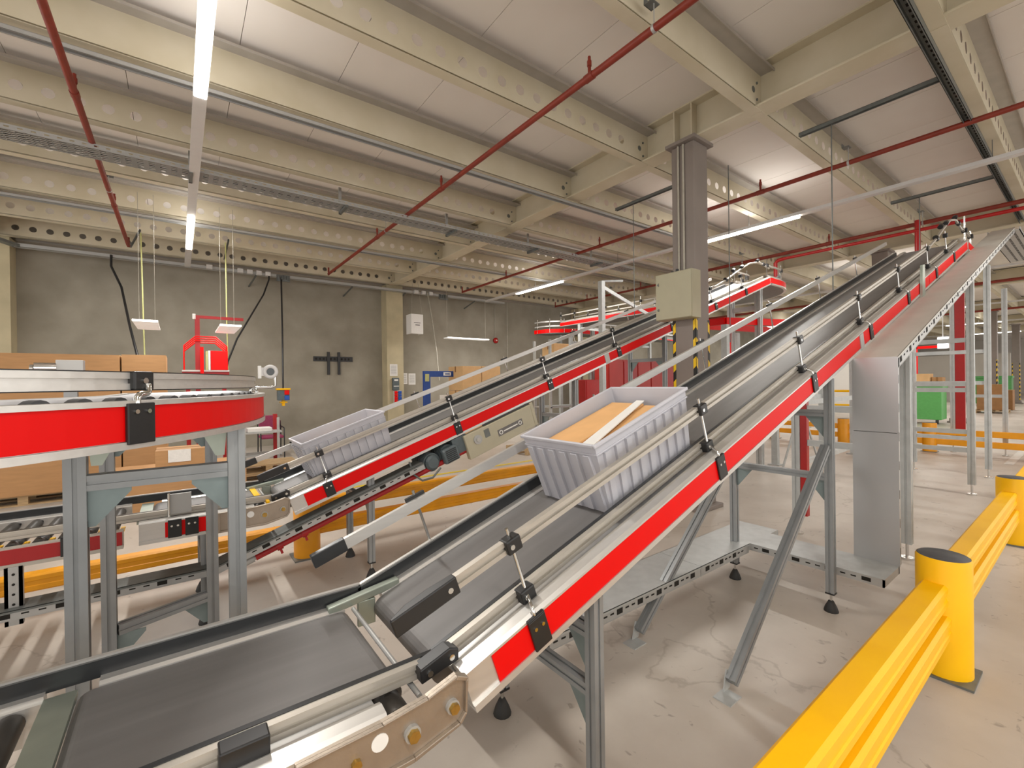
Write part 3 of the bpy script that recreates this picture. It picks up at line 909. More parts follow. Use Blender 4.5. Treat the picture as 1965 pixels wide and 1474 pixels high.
for k in range(10):
    mb.cyl(fI(1.2, 0.02 + 0.025 * k, -0.24), fI(1.2, 0.028 + 0.025 * k, -0.24), 0.084, 16)
mb.build('motor_fins', 'motor', mt2)
MB().tube([fI(1.0, 0.0, -0.14), fI(1.0, -0.01, -0.26), fI(1.05, -0.02, -0.34), fI(1.15, -0.02, -0.36), fI(1.25, -0.02, -0.31)], 0.009, 8).build('motor_cable', 'galv_dark', f_root)

# ------------------------------------------------------------------ level infeed conveyors
def infeed(yr, x0, label, reds, root_x, rail_from):
    fn = Hmap(yr)
    root = thing('infeed_belt_conveyor', label, 'conveyor', (root_x, yr + 0.35, 0), 'level infeed belt conveyors')
    belt_mesh(fn, x0, 0.515, 0.04, 0.137, 0.64).build('belt', 'belt', root)
    side_near(fn, x0 - 0.05, 0.42, root)
    side_far(fn, x0 + 0.05, 0.5, root)
    MB().box(x0 - 0.065, x0 + 0.004, yr + 0.1, yr + 0.66, BZ - 0.014, BZ + 0.003).build('transfer_plate', 'plate_zinc', root)
    MB().cyl((0.527, yr + 0.04, 0.73), (0.527, yr + 0.63, 0.738), 0.008, 8).build('gap_rod', 'galv', root)
    MB().cyl((0.46, yr + 0.03, 0.69), (0.46, yr + 0.13, 0.69), 0.043, 18).build('end_drum', 'roller', root)
    MB().cyl((0.46, yr + 0.015, 0.69), (0.46, yr + 0.03, 0.69), 0.036, 18).build('drum_cap', 'white', root)
    casting(yr, 0.2, 0.645, root)
    for a, b in reds:
        MB().hexa(fn, a, b, 0.0, 0.006, -0.099, -0.003).build('side_panel', 'red', root)
    lr = rail_mesh(fn, rail_from, 0.56, 0.083, 0.106, 0.014, 0.058).build('guide_rail', 'alu_dull', root)
    MB().hexa(fn, rail_from, 0.6, 0.106, 0.122, 0.006, 0.06).build('rubbing_strip', 'black_strip', lr)
    fg = MB().hexa(fn, -1.6, 0.575, 0.694, 0.71, 0.004, 0.064).build('guide_rail', 'alu', root)
    MB().hexa(fn, -1.6, 0.575, 0.684, 0.694, 0.006, 0.058).build('rubbing_strip', 'black_strip', fg)
    for s in (-0.1, 0.25):
        MB().tube([fn(s, 0.71, -0.03), fn(s, 0.705, 0.0), fn(s + 0.02, 0.69, 0.01), fn(s + 0.1, 0.7, 0.012)], 0.006, 6).build('rod_bracket', 'chrome', root)
    return root, fn
nin, nH = infeed(NEAR, -0.245, 'level belt conveyor in the bottom left foreground feeding the near incline', [], 0.1, -0.9)
MB().hexa(nH, 0.06, 0.16, 0.05, 0.1, 0.01, 0.062).build('rail_joint', 'black', nin, 0.004)
leg_frame(nin, -0.2, NEAR + 0.05, NEAR + 0.65, 0.62, (0.45,))
fin, fH = infeed(FAR, -0.16, 'level belt conveyor feeding the second incline, behind the grey frame legs', [(-0.08, 0.24)], 0.1, -1.6)
clip(fH, -0.03, fin); clip(fH, 0.06, fin)
MB().hexa(fH, -0.06, 0.06, 0.06, 0.08, 0.03, 0.16).build('sensor_plate', 'galv', fin)
MB().cyl(fH(-0.06, 0.05, 0.0), fH(-0.06, 0.05, 0.17), 0.008, 8).build('sensor_rod', 'chrome', fin)
MB().hexa(fH, 0.46, 0.5, 0.14, 0.64, 0.004, 0.01).hexa(fH, 0.5, 0.52, 0.02, 0.12, 0.01, 0.03).build('yellow_mark', 'yellow', fin)
leg_frame(fin, 0.13, FAR + 0.05, FAR + 0.65, 0.62, (0.4,))

def roller_bed(yr, x0, x1, label, red, stripes):
    fn = Hmap(yr)
    root = thing('roller_conveyor', label, 'conveyor', ((x0 + x1) / 2, yr + 0.35, 0), 'roller conveyors')
    MB().hexa(fn, x0, x1, 0.006, 0.05, -0.112, -0.012).hexa(fn, x0, x1, -0.004, 0.04, -0.122, -0.1).build('side_frame', 'alu_dull', root)
    sf = MB().hexa(fn, x0, x1, 0.66, 0.7, -0.112, 0.012).hexa(fn, x0, x1, 0.645, 0.66, -0.05, -0.0).build('side_frame', 'alu', root)
    mb = MB()
    q = x0 + 0.06
    while q < x1 - 0.04:
        mb.cyl(fn(q, 0.645, -0.02), fn(q, 0.638, -0.02), 0.008, 6).cyl(fn(q, 0.66, -0.06), fn(q, 0.655, -0.06), 0.008, 6)
        q += 0.1
    mb.build('axle_screw', 'black', sf, stuff=True)
    if red:
        MB().hexa(fn, x0, x1 - 0.005, 0.0, 0.006, -0.1, -0.02).build('side_panel', 'red_dark', root)
        clip(fn, -0.52, root)
    q = x1 - 0.06
    while q > x0:
        r = MB().cyl(fn(q, 0.06, -0.031), fn(q, 0.64, -0.031), 0.03, 16).build('roller', 'roller', root)
        MB().cyl(fn(q, 0.12, -0.031), fn(q, 0.15, -0.031), 0.0308, 16, caps=False).cyl(fn(q, 0.2, -0.031), fn(q, 0.23, -0.031), 0.0308, 16, caps=False).build('drive_band', 'rubber', r)
        if stripes:
            MB().hexa(fn, q + 0.04, q + 0.062, 0.05, 0.14, -0.03, -0.02).build('guard_strip', 'yellow', root)
        q -= 0.105
    for y in (0.03, 0.67):
        leg_mesh(MB(), x0 + 0.12, yr + y, 0.0, 0.62, 0.045).build('leg', 'profile_grey', root)
    return root
roller_bed(NEAR, -1.5, -0.31, 'dark roller section in the very bottom left corner', False, False)
rb = roller_bed(FAR, -1.7, -0.283, 'red-sided roller conveyor at left with yellow strips between rollers', True, True)
px = -0.74
MB().box(px - 0.035, px + 0.035, FAR - 0.012, FAR - 0.006, 0.3, 0.62).box(px - 0.035, px - 0.02, FAR - 0.012, FAR + 0.02, 0.3, 0.62).box(px + 0.02, px + 0.035, FAR - 0.012, FAR + 0.02, 0.3, 0.62).build('perforated_hanger', 'galv', rb)
mb = MB()
for k in range(5):
    mb.cyl((px, FAR - 0.0125, 0.36 + 0.055 * k), (px, FAR - 0.0135, 0.36 + 0.055 * k), 0.007, 10)
mb.build('hanger_hole', 'dark_hole', rb, stuff=True)

# ------------------------------------------------------------------ totes
def tote_mesh(fn, s0, s1, y0, y1, h, flare, with_ribs=True):
    """open tapered box with wall thickness"""
    def rect(e, n):
        return [fn(s0 - e, y0 - e, n), fn(s1 + e, y0 - e, n), fn(s1 + e, y1 + e, n), fn(s0 - e, y1 + e, n)]
    t = 0.006
    rings = [rect(0, 0), rect(flare, h), rect(flare - t, h), rect(-t, t)]
    mb = MB()
    vs_ = [p for r in rings for p in r]
    fs = []
    for k in range(3):
        for i in range(4):
            fs.append((4 * k + i, 4 * k + (i + 1) % 4, 4 * k + 4 + (i + 1) % 4, 4 * k + 4 + i))
    fs += [(3, 2, 1, 0), (12, 13, 14, 15)]
    mb.add(vs_, fs)
    return mb
def tote_rim(fn, s0, s1, y0, y1, n0, n1, w):
    mb = MB()
    mb.hexa(fn, s0 - w, s1 + w, y0 - w, y0, n0, n1).hexa(fn, s0 - w, s1 + w, y1, y1 + w, n0, n1)
    mb.hexa(fn, s0 - w, s0, y0, y1, n0, n1).hexa(fn, s1, s1 + w, y0, y1, n0, n1)
    return mb
def tote(fn, s0, label, loc):
    t = thing('tote', label, 'tote', loc, 'grey plastic totes')
    s1, y0, y1, h, fl = s0 + 0.64, 0.16, 0.575, 0.335, 0.026
    tote_mesh(fn, s0, s1, y0, y1, h, fl).build('body', 'tote', t)
    a0, a1, b0, b1 = s0 - fl, s1 + fl, y0 - fl, y1 + fl
    tote_rim(fn, a0 + 0.004, a1 - 0.004, b0 + 0.004, b1 - 0.004, h - 0.012, h + 0.004, 0.014).build('rim', 'tote', t, 0.004)
    tote_rim(fn, a0 + 0.006, a1 - 0.006, b0 + 0.006, b1 - 0.006, h - 0.05, h - 0.042, 0.008).build('lower_lip', 'tote', t, 0.002)
    # moulded ribs: short sides
    for side in (0, 1):
        for k in range(6):
            yy = y0 + 0.012 + k * 0.073
            e0 = s0 if side == 0 else s1
            sg = -1 if side == 0 else 1
            MB().add([fn(e0 + sg * 0.014, yy, 0.01), fn(e0 + sg * 0.014, yy + 0.034, 0.01), fn(e0 + sg * (fl + 0.013), yy + 0.034, h - 0.05), fn(e0 + sg * (fl + 0.013), yy, h - 0.05),
                      fn(e0 - sg * 0.001, yy, 0.01), fn(e0 - sg * 0.001, yy + 0.034, 0.01), fn(e0 + sg * fl * 0.8, yy + 0.034, h - 0.05), fn(e0 + sg * fl * 0.8, yy, h - 0.05)],
                     [(0, 1, 2, 3), (7, 6, 5, 4), (0, 4, 5, 1), (1, 5, 6, 2), (2, 6, 7, 3), (3, 7, 4, 0)]).build('rib', 'tote', t)
    for side in (0, 1):
        for k in range(9):
            ss = s0 + 0.015 + k * 0.0725
            e0 = y0 if side == 0 else y1
            sg = -1 if side == 0 else 1
            MB().add([fn(ss, e0 + sg * 0.010, 0.01), fn(ss + 0.034, e0 + sg * 0.010, 0.01), fn(ss + 0.034, e0 + sg * (fl + 0.011), h - 0.05), fn(ss, e0 + sg * (fl + 0.011), h - 0.05),
                      fn(ss, e0 - sg * 0.001, 0.01), fn(ss + 0.034, e0 - sg * 0.001, 0.01), fn(ss + 0.034, e0 + sg * fl * 0.8, h - 0.05), fn(ss, e0 + sg * fl * 0.8, h - 0.05)],
                     [(3, 2, 1, 0), (4, 5, 6, 7), (1, 5, 4, 0), (2, 6, 5, 1), (3, 7, 6, 2), (0, 4, 7, 3)]).build('rib', 'tote', t)
    return t
tote(nI, 0.925, 'open grey plastic tote of parcels riding up the near incline', nI(1.25, 0.36, 0))
tote(fI, 0.31, 'grey plastic tote riding up the second incline', fI(0.65, 0.36, 0))
# parcels in the near tote
tag(MB().hexa(nI, 0.98, 1.53, 0.35, 0.565, 0.008, 0.272).build('parcel', 'parcel', None, 0.006), 'wide brown parcel lying in the near tote', 'parcel', 'parcels in the near tote')
tag(MB().hexa(nI, 1.02, 1.53, 0.175, 0.345, 0.008, 0.262).build('parcel', 'parcel', None, 0.004), 'narrow brown parcel at the near side of the tote', 'parcel', 'parcels in the near tote')
tag(MB().prism([(0.95, 0.235), (0.95, 0.305), (1.55, 0.41), (1.55, 0.36)], nI, 0.2735, 0.279).build('envelope', 'white', None, 0.001), 'flat white envelope lying slantwise on the parcels in the near tote', 'envelope')
tag(MB().hexa(fI, 0.4, 0.85, 0.22, 0.5, 0.008, 0.12).build('parcel', 'parcel', None, 0.004), 'brown parcel lying low inside the second tote', 'parcel')

# ================================================================== CURVED CONVEYOR (left)
def arc_path(cx, cy, r, a0, a1, n):
    out = []
    for i in range(n + 1):
        a = math.radians(a0 + (a1 - a0) * i / n)
        out.append((cx + r * math.cos(a), cy + r * math.sin(a), -math.sin(a), math.cos(a)))
    return out
CCX, CCY, CR = -1.43, 2.87, 1.80
path = [(-4.5, CCY - CR, 1, 0)] + arc_path(CCX, CCY, CR, -90, 0, 48) + [(CCX + CR, 3.75, 0, 1)]
t = thing('curved_conveyor', 'curved roller conveyor with bright red side at eye level on the left', 'conveyor', (-0.6, 2.2, 0))
MB().sweep(path, 0.006, 0.05, 1.427, 1.548).sweep(path, -0.006, 0.05, 1.548, 1.563).sweep(path, -0.006, 0.04, 1.427, 1.448).build('side_frame', 'alu', t)
MB().sweep(path, 0.60, 0.65, 1.427, 1.565).build('side_frame', 'alu', t)
def sub(a0, a1, n=20):
    return arc_path(CCX, CCY, CR, a0, a1, n)
MB().sweep([(-4.5, CCY - CR, 1, 0), (CCX, CCY - CR, 1, 0)], 0.0, 0.006, 1.45, 1.55).build('side_panel', 'red', t)
MB().sweep(sub(-90, -43.2), 0.0, 0.006, 1.45, 1.55).build('side_panel', 'red', t)
MB().sweep(sub(-40.8, 3), 0.0, 0.006, 1.45, 1.55).build('side_panel', 'red', t)
MB().sweep([(CCX + CR, 3.0, 0, 1), (CCX + CR, 3.75, 0, 1)], 0.0, 0.006, 1.45, 1.55).build('side_panel', 'red', t)
MB().sweep(path, 0.65, 0.656, 1.45, 1.55).build('side_panel', 'red', t)
for a in (-42.0, 4.2):
    c = MB().sweep(sub(a - 1.35, a + 1.35, 4), -0.012, 0.0, 1.44, 1.556).build('panel_clip', 'black', t, 0.003)
    for q in (-0.6, 0.6):
        aa = math.radians(a + q)
        p = Vector((CCX + (CR + 0.012) * math.cos(aa), CCY + (CR + 0.012) * math.sin(aa), 1.532))
        MB().cyl(p, p + Vector((math.cos(aa), math.sin(aa), 0)) * 0.005, 0.0065, 10).build('screw', 'chrome', c)
    # bent rail holder rod and clamp block
    def pp(da, r, z):
        b = math.radians(a + da)
        return (CCX + r * math.cos(b), CCY + r * math.sin(b), z)
    MB().tube([pp(-0.2, CR + 0.002, 1.55), pp(-0.2, CR + 0.002, 1.57), pp(0.1, CR + 0.001, 1.58), pp(1.2, CR - 0.01, 1.583), pp(1.55, CR - 0.015, 1.59), pp(1.6, CR - 0.018, 1.61)], 0.009, 10).build('stanchion_rod', 'chrome', t)
    b = MB().sweep(sub(a + 0.3, a + 2.4, 4), 0.02, 0.075, 1.592, 1.648).build('rail_clamp', 'black', t, 0.005)
    aa = math.radians(a + 1.35)
    p = Vector((CCX + (CR - 0.02) * math.cos(aa), CCY + (CR - 0.02) * math.sin(aa), 1.62))
    MB().cyl(p, p + Vector((math.cos(aa), math.sin(aa), 0)) * 0.004, 0.009, 10).build('screw', 'chrome', b)
rp = [(-4.5, CCY - CR, 1, 0)] + sub(-90, 4, 50)
gr = MB().sweep(rp, 0.035, 0.06, 1.594, 1.612).sweep(rp, 0.035, 0.06, 1.626, 1.644).sweep(rp, 0.042, 0.06, 1.612, 1.626).build('guide_rail', 'alu', t)
MB().sweep(rp, 0.034, 0.062, 1.644, 1.647).sweep(rp, 0.034, 0.062, 1.591, 1.594).build('rail_edge', 'black', gr)
MB().sweep(path, 0.58, 0.6, 1.6, 1.64).build('guide_rail', 'alu_dull', t)
# rollers
def roller_at(x, y, tx, ty):
    nx, ny = -ty, tx
    p0 = Vector((x + nx * 0.055, y + ny * 0.055, 1.545)); p1 = Vector((x + nx * 0.595, y + ny * 0.595, 1.545))
    q = p0 + (p1 - p0) * 0.07
    r = MB().cyl(q, p1, 0.026, 14, 0.02).build('roller', 'roller_white', t)
    MB().cyl(p0, q, 0.0275, 14).build('roller_end', 'cap_grey', r)
for i in range(29):
    a = -90 + 3.2 * i
    roller_at(*arc_path(CCX, CCY, CR, a, a, 1)[0])
for i in range(12):
    roller_at(CCX - 0.11 * (i + 1), CCY - CR, 1, 0)
for i in range(7):
    roller_at(CCX + CR, CCY + 0.1 + 0.11 * i, 0, 1)
MB().sweep(path, 0.05, 0.6, 1.485, 1.5).build('bed_plate', 'belt_light', t)
# support frames: two leg pairs with head beams
def curve_leg(x, y, zt, w=0.06):
    lg = leg_mesh(MB(), x, y, 0.1, zt, w).build('leg', 'profile_grey', t)
    MB().box(x + w / 2 - 0.006, x + w / 2 + 0.0005, y - 0.012, y + 0.012, 0.15, zt - 0.3).build('slot_cover', 'black', lg)
    foot(lg, x, y, 0.12)
LA, LB, LC, LD = (-0.295, 2.19), (0.187, 2.17), (-0.31, 3.2), (0.157, 3.36)
for p in (LA, LB, LC, LD):
    curve_leg(p[0], p[1], 1.425)
for a, b in ((LA, LB), (LC, LD)):
    for z in ((1.262,) if a is LA else (1.39, 0.30)):
        bar(MB(), (a[0] + 0.03, a[1], z), (b[0] - 0.03, b[1], z), 0.055).build('cross_bar', 'profile_grey', t)
        for q, sg in ((a, 1), (b, -1)):
            MB().prism([(q[0] + sg * 0.03, z - 0.028), (q[0] + sg * 0.15, z - 0.028), (q[0] + sg * 0.15, z - 0.045), (q[0] + sg * 0.05, z - 0.16), (q[0] + sg * 0.03, z - 0.16)], lambda u, v, c: (u, c, v), q[1] - 0.004, q[1] + 0.004).build('gusset', 'gusset', t)
for q, sg in ((LA, 1), (LB, -1)):
    MB().prism([(q[0] + sg * 0.03, 1.425), (q[0] + sg * 0.12, 1.425), (q[0] + sg * 0.07, 1.32), (q[0] + sg * 0.04, 1.32)], lambda u, v, c: (u, c, v), q[1] - 0.004, q[1] + 0.004).build('gusset', 'plate_zinc', t)
# reflector bracket at the rail end
ex, ey = CCX + (CR - 0.045) * math.cos(math.radians(4.5)), CCY + (CR - 0.045) * math.sin(math.radians(4.5))
MB().tube([(ex + 0.02, ey, 1.56), (ex + 0.02, ey, 1.585), (ex + 0.03, ey, 1.59), (ex + 0.13, ey + 0.02, 1.59), (ex + 0.15, ey + 0.02, 1.6), (ex + 0.15, ey + 0.02, 1.66)], 0.009, 8).build('sensor_rod', 'chrome', t)
rf = MB().box(ex + 0.06, ex + 0.075, ey, ey + 0.03, 1.645, 1.72).build('sensor_plate', 'white', t)
MB().lathe([(0.022, 0.0), (0.022, 0.012), (0.042, 0.012), (0.042, 0.0), (0.022, 0.0)], (ex + 0.125, ey + 0.02, 1.685), 20, (0, -1, 0)).box(ex + 0.075, ex + 0.09, ey + 0.01, ey + 0.02, 1.66, 1.71).build('reflector_ring', 'trunking', rf)
MB().cyl((ex + 0.125, ey + 0.02, 1.685), (ex + 0.125, ey + 0.012, 1.685), 0.022, 16).build('reflector', 'profile_dark', rf)

# ================================================================== CABLE DUCT beside the near incline
def duct(fn, s0, s1, y0, y1, parent, lipside=0, depth=0.055, cover='galv_light', pitch=0.17):
    """covered cable duct: body under a flat lid, slots along the near flange. fn(s, y, n): n = 0 is the lid"""
    b = MB().hexa(fn, s0, s1, y0 + 0.002, y0 + 0.005, -depth, -0.004).hexa(fn, s0, s1, y1 - 0.005, y1 - 0.002, -depth, -0.004).hexa(fn, s0, s1, y0, y1, -depth, -depth + 0.003).build('duct_body', 'galv', parent)
    mb = MB()
    q = s0 + 0.06
    k = 0
    while q < s1 - 0.1:
        if k % 3 == 0:
            mb.hexa(fn, q, q + 0.05, y0 + 0.0005, y0 + 0.0025, -depth * 0.75, -depth * 0.3)
        else:
            mb.hexa(fn, q, q + 0.03, y0 + 0.0005, y0 + 0.0025, -depth * 0.55, -depth * 0.42)
        q += pitch / 3 if k % 3 else pitch / 2.2
        k += 1
    mb.build('slot', 'dark_hole', b, stuff=True)
    l = MB().hexa(fn, s0, s1, y0 - 0.003, y1 + 0.003, -0.003, 0.0).hexa(fn, s0, s1, y0 - 0.003, y0, -0.014, 0.0).hexa(fn, s0, s1, y1, y1 + 0.003, -0.014, 0.0).build('lid', cover, parent)
    return b
t = thing('cable_duct', 'galvanised cable duct rising from the floor and running up beside the near incline', 'cable duct', (3.95, 0.98, 0))
DX = 3.955
fx = lambda s, y, n: (s, y, 0.3 + n)
fy = lambda s, y, n: (y, s, 0.3 + n)
duct(fx, 1.0, 2.9, 1.70, 2.03, t, depth=0.07)
duct(fx, 2.905, 3.6, 1.70, 2.03, t, depth=0.07)
MB().box(3.6, 4.12, 1.70, 2.03, 0.245, 0.3).build('corner_piece', 'galv_light', t)
b = MB().box(3.62, 3.64, 0.86, 1.70, 0.245, 0.297).box(3.955, 3.975, 0.86, 1.70, 0.245, 0.297).box(3.62, 3.975, 0.86, 0.87, 0.245, 0.297).build('duct_body', 'galv', t)
mb = MB()
q = 0.93
while q < 1.66:
    mb.box(3.6185, 3.6215, q, q + 0.05, 0.26, 0.285).box(3.6185, 3.6215, q + 0.08, q + 0.11, 0.268, 0.276).box(3.6185, 3.6215, q + 0.14, q + 0.17, 0.268, 0.276)
    q += 0.21
mb.build('slot', 'dark_hole', b, stuff=True)
MB().box(3.617, 3.978, 0.857, 1.70, 0.297, 0.3).build('lid', 'galv_light', t)
# riser
rz = lambda s, y, n: (DX - n, y, s)
riser = MB().box(DX, DX + 0.055, 0.858, 0.861, 0.3, 1.745).box(DX, DX + 0.055, 1.107, 1.11, 0.3, 1.72).box(DX + 0.052, DX + 0.055, 0.858, 1.11, 0.3, 1.72).build('duct_body', 'galv', t)
mb = MB()
q = 0.36
while q < 1.66:
    mb.box(DX + 0.018, DX + 0.032, 0.8565, 0.8595, q, q + 0.06)
    q += 0.2
mb.build('slot', 'dark_hole', riser, stuff=True)
MB().box(DX - 0.004, DX, 0.852, 1.114, 0.3, 1.215).build('lid', 'sheet', t)
MB().box(DX - 0.005, DX, 0.852, 1.114, 1.219, 1.745).build('lid', 'sheet', t)
# climbing run
A2 = math.radians(18.25)
fi = lambda s, y, n: (DX + s * math.cos(A2) - n * math.sin(A2), y, 1.747 + s * math.sin(A2) + n * math.cos(A2))
duct(fi, 0.0, 3.5, 0.856, 1.112, t, pitch=0.24, cover='duct_lid', depth=0.085)
duct(fi, 3.503, 7.15, 0.856, 1.112, t, pitch=0.24, cover='duct_lid', depth=0.085)
ex2, ez2 = fi(7.15, 0, 0)[0], fi(7.15, 0, 0)[2]
e = MB().box(ex2, ex2 + 3.0, 0.80, 1.16, ez2 - 0.05, ez2 - 0.04).box(ex2, ex2 + 3.0, 0.80, 0.81, ez2 - 0.05, ez2).box(ex2, ex2 + 3.0, 1.15, 1.16, ez2 - 0.05, ez2).build('head_tray', 'galv', t)
mb = MB()
for i in range(26):
    for k in range(3):
        mb.box(ex2 + 0.08 + 0.11 * i, ex2 + 0.14 + 0.11 * i, 0.86 + 0.09 * k, 0.89 + 0.09 * k, ez2 - 0.0515, ez2 - 0.0505)
mb.build('slot', 'dark_hole', e, stuff=True)
MB().prism([(0.0, -0.055), (0.0, -0.16), (0.075, -0.06)], lambda a, b, c: (4.02 + a, c, 1.78 + b), 1.04, 1.105).build('riser_bracket', 'galv', t)
MB().prism([(5.93, 2.36), (6.06, 2.40), (6.04, 2.74), (5.95, 2.72)], lambda a, b, c: (a, c, b), 1.085, 1.105).build('duct_bracket', 'plate_zinc', t)

# duct and red pipe under the second incline
t = thing('cable_duct', 'slotted galvanised duct slung under the second incline', 'cable duct', (0.3, 3.7, 0.4))
fl = lambda s, y, n: (s, y, 0.40 + n)
duct(fl, -2.2, 0.18, 3.56, 3.72, t, pitch=0.2, cover='galv_dark')
fu = lambda s, y, n: (0.18 + s * CT - n * ST, y, 0.40 + s * ST + n * CT)
duct(fu, 0.0, 1.6, 3.56, 3.72, t, pitch=0.2, cover='galv_dark')
t = thing('sprinkler_pipe', 'dark red pipe with couplings slung under the second incline', 'pipe', (2, 3.68, 0.6), 'red pipes under the ceiling')
MB().cyl(fI(-0.28, 0.03, -0.285), fI(1.75, 0.03, -0.29), 0.024, 12).build('pipe', 'red_dark', t)
MB().cyl(fI(-0.42, 0.03, -0.285), fI(-0.28, 0.03, -0.285), 0.017, 10).cyl(fI(-0.36, 0.03, -0.285), fI(-0.29, 0.03, -0.285), 0.026, 10).build('nozzle', 'galv', t)
for s in (-0.12, 0.06):
    MB().cyl(fI(s - 0.02, 0.03, -0.285), fI(s + 0.02, 0.03, -0.285), 0.034, 12).hexa(fI, s - 0.008, s + 0.008, 0.02, 0.04, -0.35, -0.3).build('coupling', 'red_dark', t)
tag(MB().cyl((3.4, 3.68, 0.93), (6.0, 3.68, 1.50), 0.03, 12).build('sprinkler_pipe', 'red_dark'), 'dark red sloping pipe seen just above the near tote', 'pipe', 'red pipes under the ceiling')

# ================================================================== UPPER LEVEL CONVEYOR at the head of the second incline
ux, uz = fI(S_TOP, 0, 0)[0], fI(S_TOP, 0, 0)[2]
UR = 1.25
up = [(ux, FAR, 1, 0), (9.0, FAR, 1, 0)] + arc_path(9.0, FAR + UR, UR, -90, 0, 20)[1:] + [(9.0 + UR, 10.2, 0, 1)]
t = thing('upper_curve_conveyor', 'red sided conveyor curving away at the head of the second incline', 'conveyor', (9, 5, uz - 0.15))
MB().sweep(up, 0.006, 0.05, uz - 0.115, uz + 0.01).sweep(up, -0.004, 0.04, uz - 0.125, uz - 0.1).build('side_frame', 'alu', t)
MB().sweep(up, 0.64, 0.69, uz - 0.12, uz + 0.012).build('side_frame', 'alu', t)
MB().sweep(up, 0.0, 0.006, uz - 0.1, uz - 0.002).build('side_panel', 'red', t)
MB().sweep(up, 0.69, 0.696, uz - 0.1, uz - 0.002).build('side_panel', 'red', t)
MB().sweep(up, 0.05, 0.64, uz - 0.02, uz - 0.005).build('belt', 'belt', t)
MB().sweep(up, 0.04, 0.65, uz - 0.128, uz - 0.12).build('drip_tray', 'galv_dark', t)
MB().sweep(up, 0.06, 0.08, uz + 0.03, uz + 0.06).sweep(up, 0.06, 0.08, uz + 0.22, uz + 0.25).build('guide_rail', 'alu_dull', t)
MB().sweep(up, 0.62, 0.64, uz + 0.03, uz + 0.06).sweep(up, 0.62, 0.64, uz + 0.22, uz + 0.25).build('guide_rail', 'alu_dull', t)
for i in (0, 4, 9, 14, 20, len(up) - 1):
    x, y, tx, ty = up[i]
    for o in (0.07, 0.66):
        p = (x - ty * o, y + tx * o)
        s_ = MB().cyl((p[0], p[1], uz - 0.1), (p[0], p[1], uz + 0.34), 0.009, 8).build('stanchion_rod', 'chrome', t)
        MB().box(p[0] - 0.025, p[0] + 0.025, p[1] - 0.025, p[1] + 0.025, uz + 0.2, uz + 0.26).build('rail_clamp', 'black', s_)
for y in (6.0, 7.2, 8.4, 9.6):
    for o in (0.07, 0.66):
        p = (9.0 + UR - o, y)
        s_ = MB().cyl((p[0], p[1], uz - 0.1), (p[0], p[1], uz + 0.34), 0.009, 8).build('stanchion_rod', 'chrome', t)
        MB().box(p[0] - 0.025, p[0] + 0.025, p[1] - 0.025, p[1] + 0.025, uz + 0.2, uz + 0.26).build('rail_clamp', 'black', s_)
for x, y in ((8.4, 3.75), (8.4, 4.25), (10.15, 6.2), (9.62, 6.2), (10.15, 9.4), (9.62, 9.4)):
    lg = leg_mesh(MB(), x, y, 0.0, uz - 0.128, 0.1).build('leg', 'galv_light', t)
for y0, y1, x in ((3.75, 4.25, 8.4), ):
    MB().beam((x, y0, 2.9), (x, y1, 2.9), 0.06, 0.08).build('cross_bar', 'galv', t)
MB().beam((9.62, 6.2, 2.6), (9.62, 9.4, 3.2), 0.05, 0.06).build('cross_bar', 'galv_light', t)
t = thing('gantry_post', 'tall pale steel post with slanting brace left of the control cabinet', 'post', (6.98, 6.2, 0))
MB().box(6.93, 7.03, 6.15, 6.25, 0.02, 3.66).build('post', 'galv_light', t)
MB().box(6.85, 7.11, 6.07, 6.33, 0.0, 0.02).build('base_plate', 'galv', t)
MB().beam((7.0, 6.2, 3.55), (8.6, 6.0, 2.95), 0.04, 0.07).build('brace', 'galv_light', t)
MB().beam((7.0, 6.2, 3.66), (7.4, 6.0, 3.68), 0.05, 0.04).build('arm', 'galv_light', t)
# second upper conveyor seen further back
t = thing('upper_far_conveyor', 'red sided upper conveyor furthest back with rounded left end', 'conveyor', (11, 10.9, 3.2))
uz2 = 3.3
up2 = [(16, 10.3, -1, 0), (10.6, 10.3, -1, 0)] + arc_path(10.6, 11.2, 0.9, -90, -180, 14)[1:]
up2 = [(16, 10.4, -1, 0), (10.4, 10.4, -1, 0)] + [(10.4 - 0.9 * math.sin(math.radians(a)), 11.3 - 0.9 * math.cos(math.radians(a)), -math.cos(math.radians(a)), math.sin(math.radians(a))) for a in range(6, 97, 10)]
MB().sweep(up2, -0.65, 0.0, uz2 - 0.12, uz2).build('belt_bed', 'galv_dark', t)
MB().sweep(up2, 0.0, 0.01, uz2 - 0.1, uz2 + 0.02).build('side_panel', 'red', t)
MB().sweep(up2, -0.66, -0.65, uz2 - 0.1, uz2 + 0.02).build('side_panel', 'red', t)
MB().sweep(up2, -0.03, -0.01, uz2 + 0.1, uz2 + 0.14).sweep(up2, -0.03, -0.01, uz2 + 0.25, uz2 + 0.29).build('guide_rail', 'alu', t)
for i in (0, 1, 4, 7, 10):
    x, y, tx, ty = up2[i]
    MB().cyl((x, y, uz2 - 0.1), (x, y, uz2 + 0.36), 0.012, 8).build('stanchion_rod', 'chrome', t)
for x, y in ((10.3, 10.5), (12.3, 10.5), (14.5, 10.5), (10.3, 11.0)):
    MB().box(x - 0.05, x + 0.05, y - 0.05, y + 0.05, 0, uz2 - 0.12).build('leg', 'galv_light', t)
MB().beam((10.3, 10.5, 2.9), (14.5, 10.5, 2.9), 0.06, 0.08).build('cross_bar', 'galv_light', t)
MB().beam((10.3, 10.5, 2.2), (12.3, 10.5, 3.1), 0.05, 0.05).build('cross_bar', 'galv_light', t)
